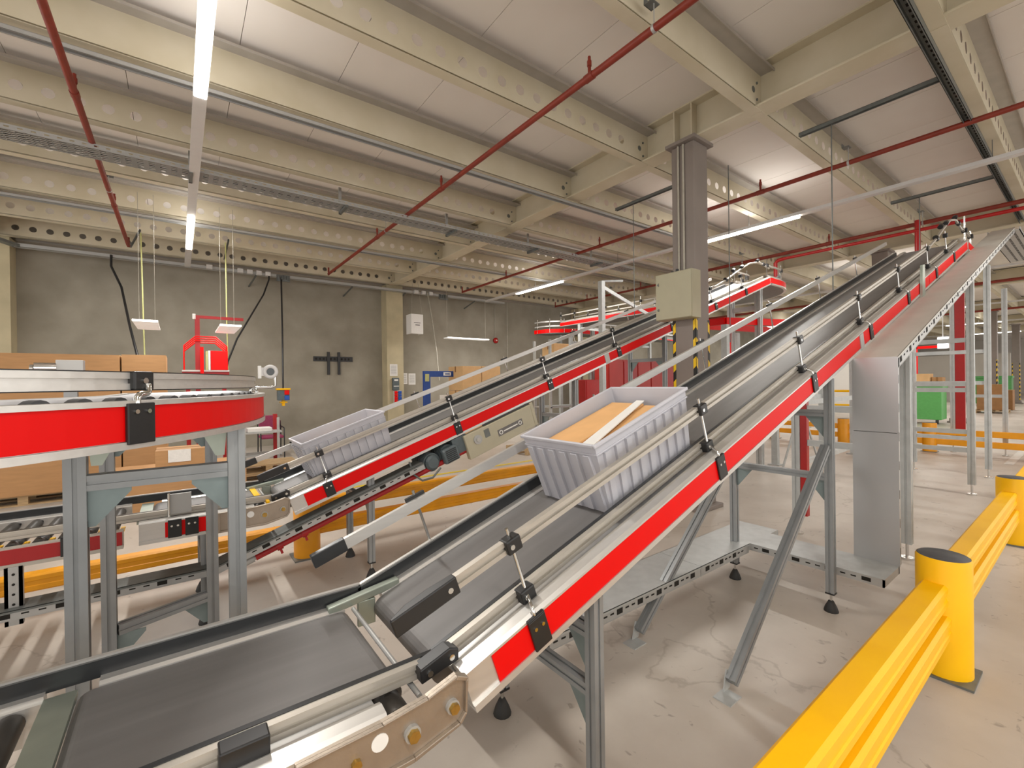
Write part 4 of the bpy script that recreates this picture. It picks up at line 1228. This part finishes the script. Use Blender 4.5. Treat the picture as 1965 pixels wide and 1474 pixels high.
# red mezzanine beams with posts behind the near incline
t = thing('red_platform_frame', 'red steel frame with pale posts standing behind the near incline', 'platform', (10, 4.6, 0))
MB().beam((7.6, 3.95, 2.62), (12.6, 2.9, 2.75), 0.07, 0.12).build('beam', 'red', t)
MB().beam((7.6, 4.6, 2.62), (12.6, 4.4, 2.75), 0.07, 0.12).build('beam', 'red', t)
MB().beam((7.6, 3.95, 2.62), (7.6, 4.6, 2.62), 0.07, 0.12).build('beam', 'red', t)
for x, y in ((7.6, 3.95), (8.9, 3.7), (10.3, 3.4), (9.2, 4.55), (11.4, 3.2)):
    MB().box(x - 0.05, x + 0.05, y - 0.05, y + 0.05, 0.02, 2.56).build('post', 'galv_light', t)
    MB().box(x - 0.1, x + 0.1, y - 0.1, y + 0.1, 0.0, 0.02).build('base_plate', 'galv', t)
for x, y in ((7.75, 3.97), (10.45, 3.4)):
    MB().box(x - 0.03, x + 0.03, y - 0.03, y + 0.03, 0.3, 2.56).build('red_strip', 'red', t)
MB().beam((7.6, 3.95, 1.25), (10.3, 3.4, 1.25), 0.05, 0.08).build('cross_bar', 'galv_light', t)

# ================================================================== YELLOW BARRIERS
def barrier_post(x, y, label, m='yellow', h=0.63, r=0.115):
    t = thing('barrier_post', label, 'barrier post', (x, y, 0), 'yellow barrier posts')
    MB().lathe([(r, 0.012), (r, h - 0.01), (r - 0.006, h)], (x, y, 0), 28).build('post_shell', m, t)
    MB().lathe([(0, h + 0.004), (r - 0.012, h + 0.004), (r - 0.005, h - 0.004)], (x, y, 0), 28).build('post_cap', 'cap_grey', t)
    MB().box(x - 0.13, x + 0.13, y - 0.13, y + 0.13, 0, 0.012).build('base_plate', 'galv_dark', t)
    return t
def rail_x(x0, x1, y, z0, z1, label, m='yellow', w=0.11):
    """hollow impact rail along x with a stepped profile"""
    prof = [(-w / 2, z0 + 0.012), (-w / 2 + 0.012, z0), (w / 2 - 0.012, z0), (w / 2, z0 + 0.012), (w / 2, z1 - 0.014), (w / 2 - 0.014, z1), (-w / 2 + 0.014, z1), (-w / 2, z1 - 0.014),
            (-w / 2, z0 + (z1 - z0) * 0.66), (-w / 2 + 0.006, z0 + (z1 - z0) * 0.62), (-w / 2 + 0.006, z0 + (z1 - z0) * 0.38), (-w / 2, z0 + (z1 - z0) * 0.34)]
    o = MB().prism(prof, lambda a, b, c: (c, y + a, b), x0, x1).build('barrier_rail', m)
    return tag(o, label, 'barrier rail', 'yellow barrier rails')
def rail_y(y0, y1, x, z0, z1, label, m='yellow_orange', w=0.1):
    o = MB().box(x - w / 2, x + w / 2, y0, y1, z0, z1).build('barrier_rail', m, None, 0.012)
    return tag(o, label, 'barrier rail', 'yellow barrier rails')
BY = 0.555
barrier_post(3.32, BY - 0.02, 'yellow round barrier post with grey cap nearest the camera')
barrier_post(6.38, BY - 0.02, 'yellow round barrier post with grey cap at the right edge of the frame')
for a, b, w in ((-0.6, 3.22, 'filling the bottom right corner'), (3.42, 6.28, 'between the nearest post and the right frame edge'), (6.48, 9.4, 'continuing out past the right frame edge')):
    rail_x(a, b, BY, 0.385, 0.505, 'upper yellow barrier rail ' + w)
    rail_x(a, b, BY - 0.012, 0.225, 0.345, 'lower yellow barrier rail ' + w)
RY = 4.56
barrier_post(0.95, RY - 0.05, 'orange-yellow barrier post under the second incline', 'yellow_orange', 0.6)
barrier_post(3.98, RY - 0.03, 'orange-yellow barrier post just left of the near tote', 'yellow_orange', 0.63)
barrier_post(-2.1, RY - 0.03, 'orange-yellow barrier post behind the roller conveyor', 'yellow_orange', 0.6)
rail_x(1.05, 3.88, RY, 0.4, 0.52, 'upper orange-yellow barrier rail behind the far guide of the near incline', 'yellow_orange')
rail_x(1.05, 3.88, RY, 0.18, 0.3, 'lower orange-yellow barrier rail behind the far guide of the near incline', 'yellow_orange')
rail_x(-2.0, 0.85, RY, 0.18, 0.3, 'orange-yellow barrier rail low behind the roller conveyor at left', 'yellow_orange')
for i, (y, lab) in enumerate(((5.4, 'far yellow barrier post behind the red strip leg'), (3.83, 'far yellow barrier post seen left of the tall duct'), (2.28, 'far yellow barrier post seen between the right hand posts'), (0.7, 'far yellow barrier post beyond the right frame edge'))):
    barrier_post(12.95, y, lab, 'yellow_orange', 0.62, 0.12)
for a, b, lab in ((3.93, 5.3, 'left of the tall duct'), (2.38, 3.73, 'hidden behind the tall duct'), (0.8, 2.18, 'between the right hand posts'), (-2.5, 0.6, 'at the right frame edge')):
    rail_y(a, b, 12.95, 0.38, 0.5, 'upper far yellow barrier rail ' + lab)
    rail_y(a, b, 12.95, 0.17, 0.29, 'lower far yellow barrier rail ' + lab)
t = thing('hoop_guard', 'yellow tubular hoop guard far behind the near incline', 'guard rail', (22, 6.4, 0))
MB().tube([(22, 5.6, 0.0), (22, 5.6, 1.0), (22, 5.65, 1.08), (22, 7.2, 1.08), (22, 7.25, 1.0), (22, 7.25, 0)], 0.05, 10).build('hoop', 'yellow', t)
MB().cyl((22, 5.6, 0.5), (22, 7.25, 0.5), 0.04, 10).build('mid_rail', 'yellow', t)

# ================================================================== BACKGROUND THINGS
def carton(name, x0, x1, y0, y1, z0, z1, label, m='carton', group=None, tape=True):
    t = thing(name, label, 'box', ((x0 + x1) / 2, (y0 + y1) / 2, z0), group)
    MB().box(x0, x1, y0, y1, z0, z1).build('carton_body', m, t, 0.006)
    if tape:
        ym = (y0 + y1) / 2
        MB().box(x0 + 0.002, x1 - 0.002, ym - 0.03, ym + 0.03, z1, z1 + 0.002).box(x0 - 0.002, x0, ym - 0.03, ym + 0.03, z1 - 0.15, z1).build('tape', 'carton_dark', t)
    return t

def pallet(x0, y0, z0, label, w=1.2, d=0.8, group='wooden pallets'):
    t = thing('pallet', label, 'pallet', (x0 + w / 2, y0 + d / 2, z0), group)
    for k in range(5):
        yy = y0 + k * (d - 0.1) / 4
        MB().box(x0, x0 + w, yy, yy + 0.1, z0 + 0.12, z0 + 0.144).build('plank', 'wood', t)
    for k in range(3):
        xx = x0 + k * (w - 0.1) / 2
        MB().box(xx, xx + 0.1, y0, y0 + d, z0 + 0.1, z0 + 0.12).build('bearer', 'wood', t)
        for q in range(3):
            yy = y0 + q * (d - 0.1) / 2
            MB().box(xx, xx + 0.1, yy, yy + 0.1, z0 + 0.02, z0 + 0.1).build('block', 'wood', t)
    for q in range(3):
        yy = y0 + q * (d - 0.1) / 2
        MB().box(x0, x0 + w, yy, yy + 0.1, z0, z0 + 0.02).build('skid', 'wood', t)
    return t

# tall cardboard bins at left, sleeves open at the top
def sleeve(x0, x1, y0, y1, z0, z1, label):
    t = thing('cardboard_bin', label, 'box', ((x0 + x1) / 2, (y0 + y1) / 2, z0), 'tall cardboard bins')
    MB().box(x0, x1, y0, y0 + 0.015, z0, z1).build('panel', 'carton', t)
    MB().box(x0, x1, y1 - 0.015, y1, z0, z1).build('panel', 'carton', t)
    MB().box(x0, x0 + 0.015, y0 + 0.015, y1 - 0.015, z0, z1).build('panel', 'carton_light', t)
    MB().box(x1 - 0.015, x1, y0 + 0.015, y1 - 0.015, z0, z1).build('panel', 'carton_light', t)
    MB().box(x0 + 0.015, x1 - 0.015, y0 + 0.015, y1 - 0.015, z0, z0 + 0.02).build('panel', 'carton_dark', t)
    return t
pallet(-2.75, 8.9, 0.0, 'pallet under the wide cardboard bin at left', 2.05, 0.95)
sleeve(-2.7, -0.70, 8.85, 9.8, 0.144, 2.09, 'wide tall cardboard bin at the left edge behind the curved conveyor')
pallet(-0.68, 8.9, 0.0, 'pallet under the narrow cardboard bin', 0.55, 0.95)
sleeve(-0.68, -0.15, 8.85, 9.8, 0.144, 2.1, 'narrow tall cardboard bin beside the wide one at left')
t = thing('chrome_unit', 'small chrome motor unit peeking over the curved guide rail', 'motor', (-0.75, 5.0, 1.5))
MB().box(-0.78, -0.62, 5.0, 5.1, 1.62, 1.83).build('mount_plate', 'galv', t, 0.005)
MB().cyl((-0.78, 5.02, 1.76), (-0.9, 5.0, 1.76), 0.045, 14).cyl((-0.9, 5.0, 1.76), (-0.92, 5.0, 1.76), 0.03, 14).build('motor_body', 'chrome', t)
MB().box(-0.74, -0.66, 5.02, 5.08, 0, 1.62).build('stand', 'profile_grey', t)

# workplace between the curve and the wall
carton('open_carton', -0.25, 0.28, 7.3, 7.75, 0.5, 0.78, 'open carton with white paper lying on the low brown carton', 'carton')
MB_ = MB().box(-0.12, 0.12, 7.29, 7.296, 0.62, 0.78).build('paper_sheet', 'paper')
tag(MB_, 'crumpled white sheet hanging over the open carton', 'paper')
carton('low_carton', -0.75, 0.75, 7.25, 8.2, 0.0, 0.5, 'long low brown carton under the open carton', 'carton')
t = thing('work_table', 'small bench with red uprights and stacked papers beside the burgundy chair', 'table', (1.3, 9.6, 0))
for x in (0.95, 1.5):
    MB().box(x - 0.02, x + 0.02, 9.38, 9.42, 0, 1.0).build('leg', 'galv_light', t)
    MB().box(x - 0.035, x + 0.035, 9.7, 9.76, 0, 1.05).build('leg', 'red_dark', t)
for z in (0.3, 0.72):
    MB().box(0.9, 1.56, 9.36, 9.8, z, z + 0.03).build('shelf', 'galv_light', t)
MB().box(0.95, 1.5, 9.42, 9.72, 0.0, 0.02).build('foot_board', 'wood', t)
tag(MB().box(1.0, 1.4, 9.4, 9.7, 0.75, 0.82).build('paper_stack', 'paper', None, 0.01), 'stack of white paper on the small bench', 'paper')
pallet(0.75, 8.4, 0.0, 'bottom pallet of the small stack behind the roller conveyor', 0.9, 0.6)
pallet(0.75, 8.4, 0.146, 'top pallet of the small stack behind the roller conveyor', 0.9, 0.6)

t = thing('chair', 'burgundy upholstered chair with black arms by the concrete wall', 'chair', (1.7, 11.2, 0))
MB().box(1.42, 1.86, 10.95, 11.38, 0.44, 0.5).build('seat', 'chair_fabric', t, 0.02)
MB().prism([(1.44, 0.58), (1.84, 0.58), (1.86, 0.8), (1.78, 0.93), (1.5, 0.93), (1.42, 0.8)], lambda a, b, c: (a, c, b), 11.36, 11.42).build('backrest', 'chair_fabric', t, 0.015)
for x in (1.41, 1.87):
    MB().tube([(x, 10.96, 0.0), (x, 10.96, 0.42), (x, 10.98, 0.66), (x, 11.3, 0.68), (x, 11.4, 0.62)], 0.013, 8).build('arm', 'black', t)
    MB().tube([(x, 11.42, 0.0), (x, 11.38, 0.45), (x, 11.44, 0.8)], 0.013, 8).build('leg', 'black', t)

# red wire stand
t = thing('wire_stand', 'red bag stand with wire hoops and swing arm above the curved conveyor', 'stand', (0.4, 9.5, 0))
MB().box(0.24, 0.31, 9.5, 9.56, 0.0, 2.85).build('post', 'red_dark', t)
MB().box(0.27, 0.97, 9.51, 9.55, 2.8, 2.85).build('swing_arm', 'red_dark', t)
MB().cyl((0.23, 9.5, 2.87), (0.23, 9.5, 2.78), 0.025, 10).build('pivot', 'white', t)
for k in range(4):
    yy = 9.3 + 0.07 * k
    dz = -0.03 * k
    MB().tube([(0.08, yy, 1.88), (0.08, yy, 2.3 + dz), (0.24, yy, 2.46 + dz), (0.53, yy, 2.46 + dz), (0.69, yy, 2.3 + dz), (0.69, yy, 1.88)], 0.011, 6).build('hoop', 'red', t)
MB().box(0.05, 0.72, 9.25, 9.55, 1.86, 1.885).build('base_tray', 'trunking', t)
MB().box(0.05, 0.72, 9.28, 9.52, 1.79, 1.86).build('base_frame', 'red_dark', t)
MB().box(0.30, 0.35, 9.22, 9.26, 1.8, 2.28).build('side_bar', 'red', t)
MB().box(0.1, 0.16, 9.35, 9.45, 0, 1.79).build('leg', 'red_dark', t)
MB().box(0.62, 0.68, 9.35, 9.45, 0, 1.79).build('leg', 'red_dark', t)
tag(MB().box(0.45, 0.70, 9.24, 9.5, 1.886, 2.22).build('red_crate', 'red', None, 0.005), 'bright red box standing in the wire stand', 'box')
tag(MB().box(0.415, 0.445, 9.24, 9.5, 1.886, 2.22).build('white_board', 'paper'), 'white board leaning on the red box in the wire stand', 'board')
tag(MB().box(0.385, 0.41, 9.24, 9.5, 1.886, 2.21).build('yellow_board', 'cable_yellow'), 'yellow board in the wire stand, left of the white one', 'board')

# hung workplace luminaires
def bench_lamp(x0, x1, y0, y1, z, label, p=4.0):
    t = thing('bench_luminaire', label, 'lamp', ((x0 + x1) / 2, (y0 + y1) / 2, z), 'hung workplace lamps')
    MB().box(x0, x1, y0, y1, z, z + 0.03).build('panel', 'lamp_panel', t, 0.004)
    MB().box(x0, x1, y0 - 0.012, y0, z + 0.004, z + 0.03).build('front_edge', 'lamp_edge', t)
    MB().cyl((x0 + 0.05, (y0 + y1) / 2, z + 0.03), (x0 + 0.05, (y0 + y1) / 2, 4.6), 0.004, 6).cyl((x1 - 0.05, (y0 + y1) / 2, z + 0.03), (x1 - 0.05, (y0 + y1) / 2, 4.6), 0.004, 6).build('suspension_wire', 'cable_grey', t)
    ld = bpy.data.lights.new('bench_light', 'AREA')
    ld.shape = 'RECTANGLE'; ld.size = x1 - x0; ld.size_y = y1 - y0; ld.energy = p; ld.color = (1, 0.97, 0.92)
    lo = bpy.data.objects.new('bench_light', ld); COL.objects.link(lo)
    lo.parent = t; lo.location = (0, 0, -0.01)
    return t
bench_lamp(-0.52, -0.23, 8.32, 9.45, 2.55, 'pale hung lamp panel above the cardboard bins', 8)
bench_lamp(0.53, 0.82, 8.32, 9.45, 2.55, 'pale hung lamp panel right of the red swing arm', 8)
bench_lamp(6.3, 7.75, 11.5, 11.75, 2.93, 'long thin hung lamp in front of the wall near the red bell', 25)

# things on the back wall
WY = 13.4
t = thing('tv_bracket', 'black television bracket screwed to the concrete wall', 'bracket', (3.6, WY - 0.03, 2.3))
MB().box(3.05, 4.14, WY - 0.02, WY, 2.28, 2.42).build('wall_plate', 'black', t)
mb = MB()
for k in range(10):
    mb.box(3.1 + 0.1 * k, 3.15 + 0.1 * k, WY - 0.022, WY - 0.0205, 2.32, 2.38)
mb.build('plate_slot', 'dark_hole', t, stuff=True)
for x in (3.45, 3.74):
    MB().box(x - 0.035, x + 0.035, WY - 0.06, WY - 0.02, 1.9, 2.55).build('arm', 'black', t)
    MB().cyl((x, WY - 0.03, 1.9), (x, WY - 0.03, 1.62), 0.004, 6).build('pull_cord', 'cable_grey', t)
PY = 12.98
def sheet(x0, x1, z0, z1, y, label, lines=8):
    t = thing('notice_sheet', label, 'paper', ((x0 + x1) / 2, y, z0), 'paper notices on the wall')
    MB().box(x0, x1, y - 0.006, y, z0, z1).build('paper', 'paper', t)
    mb = MB()
    for k in range(lines):
        zz = z1 - 0.05 - k * (z1 - z0 - 0.08) / lines
        mb.box(x0 + 0.03, x1 - 0.03, y - 0.008, y - 0.006, zz - 0.008, zz)
    mb.build('printed_lines', 'print', t, stuff=True)
sheet(5.12, 5.36, 1.85, 2.21, PY, 'framed paper notice on the concrete pilaster')
sheet(5.63, 5.86, 1.6, 1.95, WY, 'left paper notice on the wall beside the pilaster')
sheet(5.9, 6.14, 1.58, 1.94, WY, 'right paper notice on the wall beside the blue frame')
t = thing('wall_terminal', 'dark wall terminal with small bright display on the pilaster', 'terminal', (5.28, PY - 0.05, 1.42))
MB().box(5.18, 5.38, PY - 0.09, PY, 1.42, 1.79).build('case', 'motor', t, 0.01)
MB().box(5.22, 5.34, PY - 0.095, PY - 0.09, 1.7, 1.75).build('display', 'white', t)
MB().box(5.2, 5.36, PY - 0.1, PY - 0.09, 1.53, 1.55).build('shelf_line', 'white', t)
t = thing('socket_box', 'red and blue power sockets mounted below the wall terminal', 'socket', (5.4, PY - 0.05, 1.0))
MB().box(5.22, 5.44, PY - 0.08, PY, 1.02, 1.4).build('case', 'trunking', t)
for k in range(4):
    MB().box(5.22, 5.31, PY - 0.12, PY - 0.08, 1.04 + 0.09 * k, 1.12 + 0.09 * k).build('socket', 'red', t, 0.006)
    MB().box(5.34, 5.44, PY - 0.12, PY - 0.08, 1.04 + 0.09 * k, 1.12 + 0.09 * k).build('socket', 'blue_bright', t, 0.006)
t = thing('fire_bell', 'round red alarm bell on the concrete wall with conduit above', 'alarm', (9.3, WY - 0.05, 3.15))
MB().lathe([(0.0, 0.09), (0.04, 0.09), (0.1, 0.06), (0.1, 0.0), (0, 0)], (9.3, WY, 3.15), 20, (0, -1, 0)).build('gong', 'red_hydrant', t)
MB().cyl((9.3, WY - 0.09, 3.15), (9.3, WY - 0.11, 3.15), 0.022, 10).build('hub', 'white', t)
MB().cyl((9.28, WY - 0.02, 3.25), (9.28, WY - 0.02, 4.4), 0.012, 8).build('conduit', 'cable_grey', t)
t = thing('paper_sign', 'white boxy paper sign hanging in front of the wall', 'sign', (5.55, 12.1, 3.0))
MB().box(5.4, 5.76, 12.0, 12.006, 3.06, 3.63).build('sign_face', 'paper', t)
MB().box(5.394, 5.4, 12.0, 12.35, 3.06, 3.63).build('sign_face', 'paper', t)
MB().box(5.76, 5.766, 12.0, 12.35, 3.06, 3.63).build('sign_face', 'paper', t)
MB().box(5.48, 5.68, 11.996, 12.0, 3.37, 3.39).box(5.52, 5.66, 11.996, 12.0, 3.3, 3.33).build('printed_lines', 'print', t)
MB().cyl((5.41, 12.02, 3.63), (5.5, 12.1, 4.6), 0.004, 6).cyl((5.75, 12.02, 3.63), (5.66, 12.1, 4.6), 0.004, 6).build('string', 'cable_grey', t)
t = thing('socket_cube', 'hanging yellow capped socket cube with blue and red outlets', 'socket', (1.95, 11.5, 1.3))
MB().box(1.83, 2.07, 11.4, 11.6, 1.26, 1.5).build('cube_body', 'motor', t, 0.01)
MB().box(1.81, 2.09, 11.38, 11.62, 1.5, 1.54).build('cap', 'yellow', t, 0.01)
MB().box(1.92, 1.98, 11.46, 11.54, 1.13, 1.26).box(1.88, 2.03, 11.44, 11.56, 1.2, 1.23).build('handle', 'yellow', t, 0.006)
MB().box(1.96, 2.06, 11.37, 11.4, 1.39, 1.49).build('outlet', 'red', t, 0.006)
MB().box(1.96, 2.06, 11.37, 11.4, 1.27, 1.37).build('outlet', 'blue_bright', t, 0.006)
MB().cyl((1.95, 11.5, 1.54), (1.95, 11.5, 1.75), 0.02, 8).build('cable_entry', 'black', t)

# blue display frame and carton stacks behind the second incline
t = thing('display_frame', 'blue board frame with white panel behind the second incline', 'frame', (5.6, 10.5, 0))
MB().box(5.03, 5.22, 10.48, 10.54, 0.0, 1.93).build('upright', 'blue', t)
MB().box(5.22, 6.3, 10.48, 10.54, 1.78, 1.93).build('top_rail', 'blue', t)
MB().box(5.5, 6.2, 10.5, 10.52, 0.3, 1.3).build('white_panel', 'white', t)
MB().box(5.6, 5.82, 10.47, 10.48, 1.81, 1.9).build('label_plate', 'white', t)
MB().box(5.64, 5.78, 10.465, 10.47, 1.84, 1.87).build('label_print', 'blue', t)
MB().box(5.07, 5.18, 10.47, 10.48, 1.66, 1.85).build('sticker', 'cable_yellow', t)
pallet(5.9, 10.0, 0.0, 'pallet carrying the tall carton stack behind the second incline', 1.2, 0.8)
zs = [0.146, 0.78, 1.42]
names = ('bottom', 'middle', 'top')
for k in range(3):
    carton('carton', 5.9, 6.48, 10.0, 10.75, zs[k], zs[k] + 0.63, names[k] + ' carton of the left column on the pallet behind the second incline', 'carton_light', 'cartons stacked on the pallet')
    carton('carton', 6.5, 7.1, 10.0, 10.75, zs[k], zs[k] + 0.63, names[k] + ' carton of the right column on the pallet behind the second incline', 'carton_light', 'cartons stacked on the pallet')
pallet(6.1, 7.6, 0.0, 'pallet lying below the beige drive of the second incline', 1.2, 0.8)
carton('carton', 7.0, 7.4, 8.0, 8.5, 0.0, 0.42, 'small carton on the floor below the second incline', 'carton')
carton('carton', 8.2, 8.75, 9.0, 9.5, 2.2, 2.66, 'pale carton resting up on the shelf rack behind the second incline', 'carton_light')
t = thing('shelf_rack', 'pale metal rack carrying cartons behind the second incline', 'rack', (8.8, 9.3, 0))
for x in (8.0, 9.6):
    for y in (8.95, 9.6):
        MB().box(x - 0.03, x + 0.03, y - 0.03, y + 0.03, 0, 2.75).build('upright', 'galv_light', t)
for z in (0.9, 2.16):
    MB().box(7.98, 9.62, 8.92, 9.62, z, z + 0.035).build('shelf', 'galv_light', t)
carton('carton', 8.85, 9.5, 9.0, 9.55, 2.2, 2.58, 'brown carton beside the pale one on the shelf rack', 'carton')

# red lockers
for k in range(6):
    x = 9.3 + 0.62 * k
    t = thing('locker', ('first', 'second', 'third', 'fourth', 'fifth', 'sixth')[k] + ' red locker from the left, in the row left of the column', 'locker', (x + 0.3, 8.3, 0), 'red lockers in a row')
    MB().box(x, x + 0.6, 8.05, 8.55, 0.05, 2.2).build('body', 'lockers', t)
    d = MB().box(x + 0.015, x + 0.585, 8.03, 8.05, 0.1, 2.15).build('door', 'red_dark' if k % 3 == 1 else 'lockers', t)
    MB().box(x + 0.5, x + 0.52, 8.015, 8.03, 1.05, 1.2).build('handle', 'galv', d)
    MB().box(x + 0.02, x + 0.58, 8.08, 8.5, 0, 0.05).build('plinth', 'black', t)
t = thing('hose_cabinet', 'red fire hose cabinet with white sign under the second incline', 'cabinet', (8.35, 7.8, 0))
MB().box(8.1, 8.6, 7.75, 8.0, 0.9, 1.65).build('case', 'red_dark', t, 0.01)
MB().box(8.12, 8.58, 7.735, 7.75, 0.92, 1.63).build('door', 'red_hydrant', t)
MB().box(8.64, 8.86, 7.8, 7.81, 1.2, 1.5).build('sign', 'white', t)
for x0_, z_ in ((8.2, 0.9), (8.46, 0.9), (8.7, 1.2)):
    MB().box(x0_, x0_ + 0.04, 7.82, 7.86, 0, z_).build('leg', 'galv_light', t)

# right aisle
t = thing('green_bin', 'light green wheeled bin with cartons on top beside the right columns', 'bin', (20.9, 3.9, 0))
MB().box(20.5, 21.3, 3.3, 4.7, 0.15, 1.25).build('body', 'green', t, 0.02)
MB().box(20.47, 21.33, 3.27, 4.73, 1.2, 1.28).build('rim', 'green', t)
for y in (3.4, 4.5):
    MB().cyl((20.6, y, 0.09), (20.6, y + 0.06, 0.09), 0.09, 12).build('castor', 'black', t)
carton('carton', 20.55, 21.2, 3.62, 4.4, 1.29, 1.72, 'pale carton on top of the light green bin', 'carton_light')
carton('carton', 20.8, 21.25, 3.32, 3.6, 1.29, 1.6, 'brown carton on top of the light green bin', 'carton')
pallet(28.0, 2.5, 0.0, 'pallet under the brown cartons in the right aisle', 1.2, 1.0)
carton('carton', 28.1, 29.0, 2.55, 3.4, 0.146, 1.25, 'large brown carton on a pallet in the right aisle', 'carton_dark')
carton('carton', 31.2, 32.0, 2.6, 3.2, 0.0, 0.95, 'brown carton standing behind the second aisle column', 'carton_dark')
t = thing('green_bin', 'dark green bin furthest down the right aisle', 'bin', (36, 3.6, 0))
MB().box(35.6, 36.4, 3.0, 4.4, 0.1, 1.6).build('body', 'green_dark', t)
MB().box(35.57, 36.43, 2.97, 4.43, 1.5, 1.62).build('rim', 'green_dark', t)
MB().box(35.7, 36.3, 3.1, 4.3, 0.0, 0.1).build('skid', 'black', t)
t = thing('light_sign', 'small glowing white hanging sign in the right aisle', 'sign', (18, 2.87, 2.4))
MB().box(18.0, 18.06, 2.76, 2.97, 2.46, 2.77).build('sign_face', 'screen', t)
MB().box(18.06, 18.14, 2.74, 2.99, 2.44, 2.79).build('sign_case', 'trunking', t)
MB().cyl((18.07, 2.87, 2.79), (18.07, 2.87, 4.6), 0.012, 8).build('hanger', 'galv', t)
t = thing('red_gate', 'red gate frame in front of the far partition at right', 'gate', (25, 4.8, 0))
MB().box(24.95, 25.05, 4.75, 4.85, 0, 2.9).build('post', 'red', t)
MB().box(24.95, 25.05, 3.5, 3.6, 0, 2.9).build('post', 'red', t)
MB().box(24.95, 25.05, 3.5, 4.85, 2.8, 2.9).build('head_beam', 'red', t)
struct(MB().box(40, 40.15, 3.4, 13.4, 0, 3.0).build('wall_partition', 'wall_grey'))
struct(MB().box(27, 27.15, 6.4, 13.4, 0, 2.9).build('wall_partition', 'wall_white'))
t = thing('trestle', 'small pale folding trestle standing behind the near incline legs', 'trestle', (8.75, 3.0, 0))
for x0_, y0_, x1_, y1_ in ((8.1, 2.95, 8.3, 3.0), (8.75, 2.9, 8.4, 2.98), (8.15, 3.3, 8.3, 3.15), (8.8, 3.25, 8.4, 3.12)):
    MB().beam((x0_, y0_, 0.0), (x1_, y1_, 0.78), 0.025, 0.025).build('leg', 'galv_light', t)
MB().beam((8.25, 3.06, 0.79), (8.45, 3.06, 0.79), 0.22, 0.02).build('top_plate', 'galv_light', t)
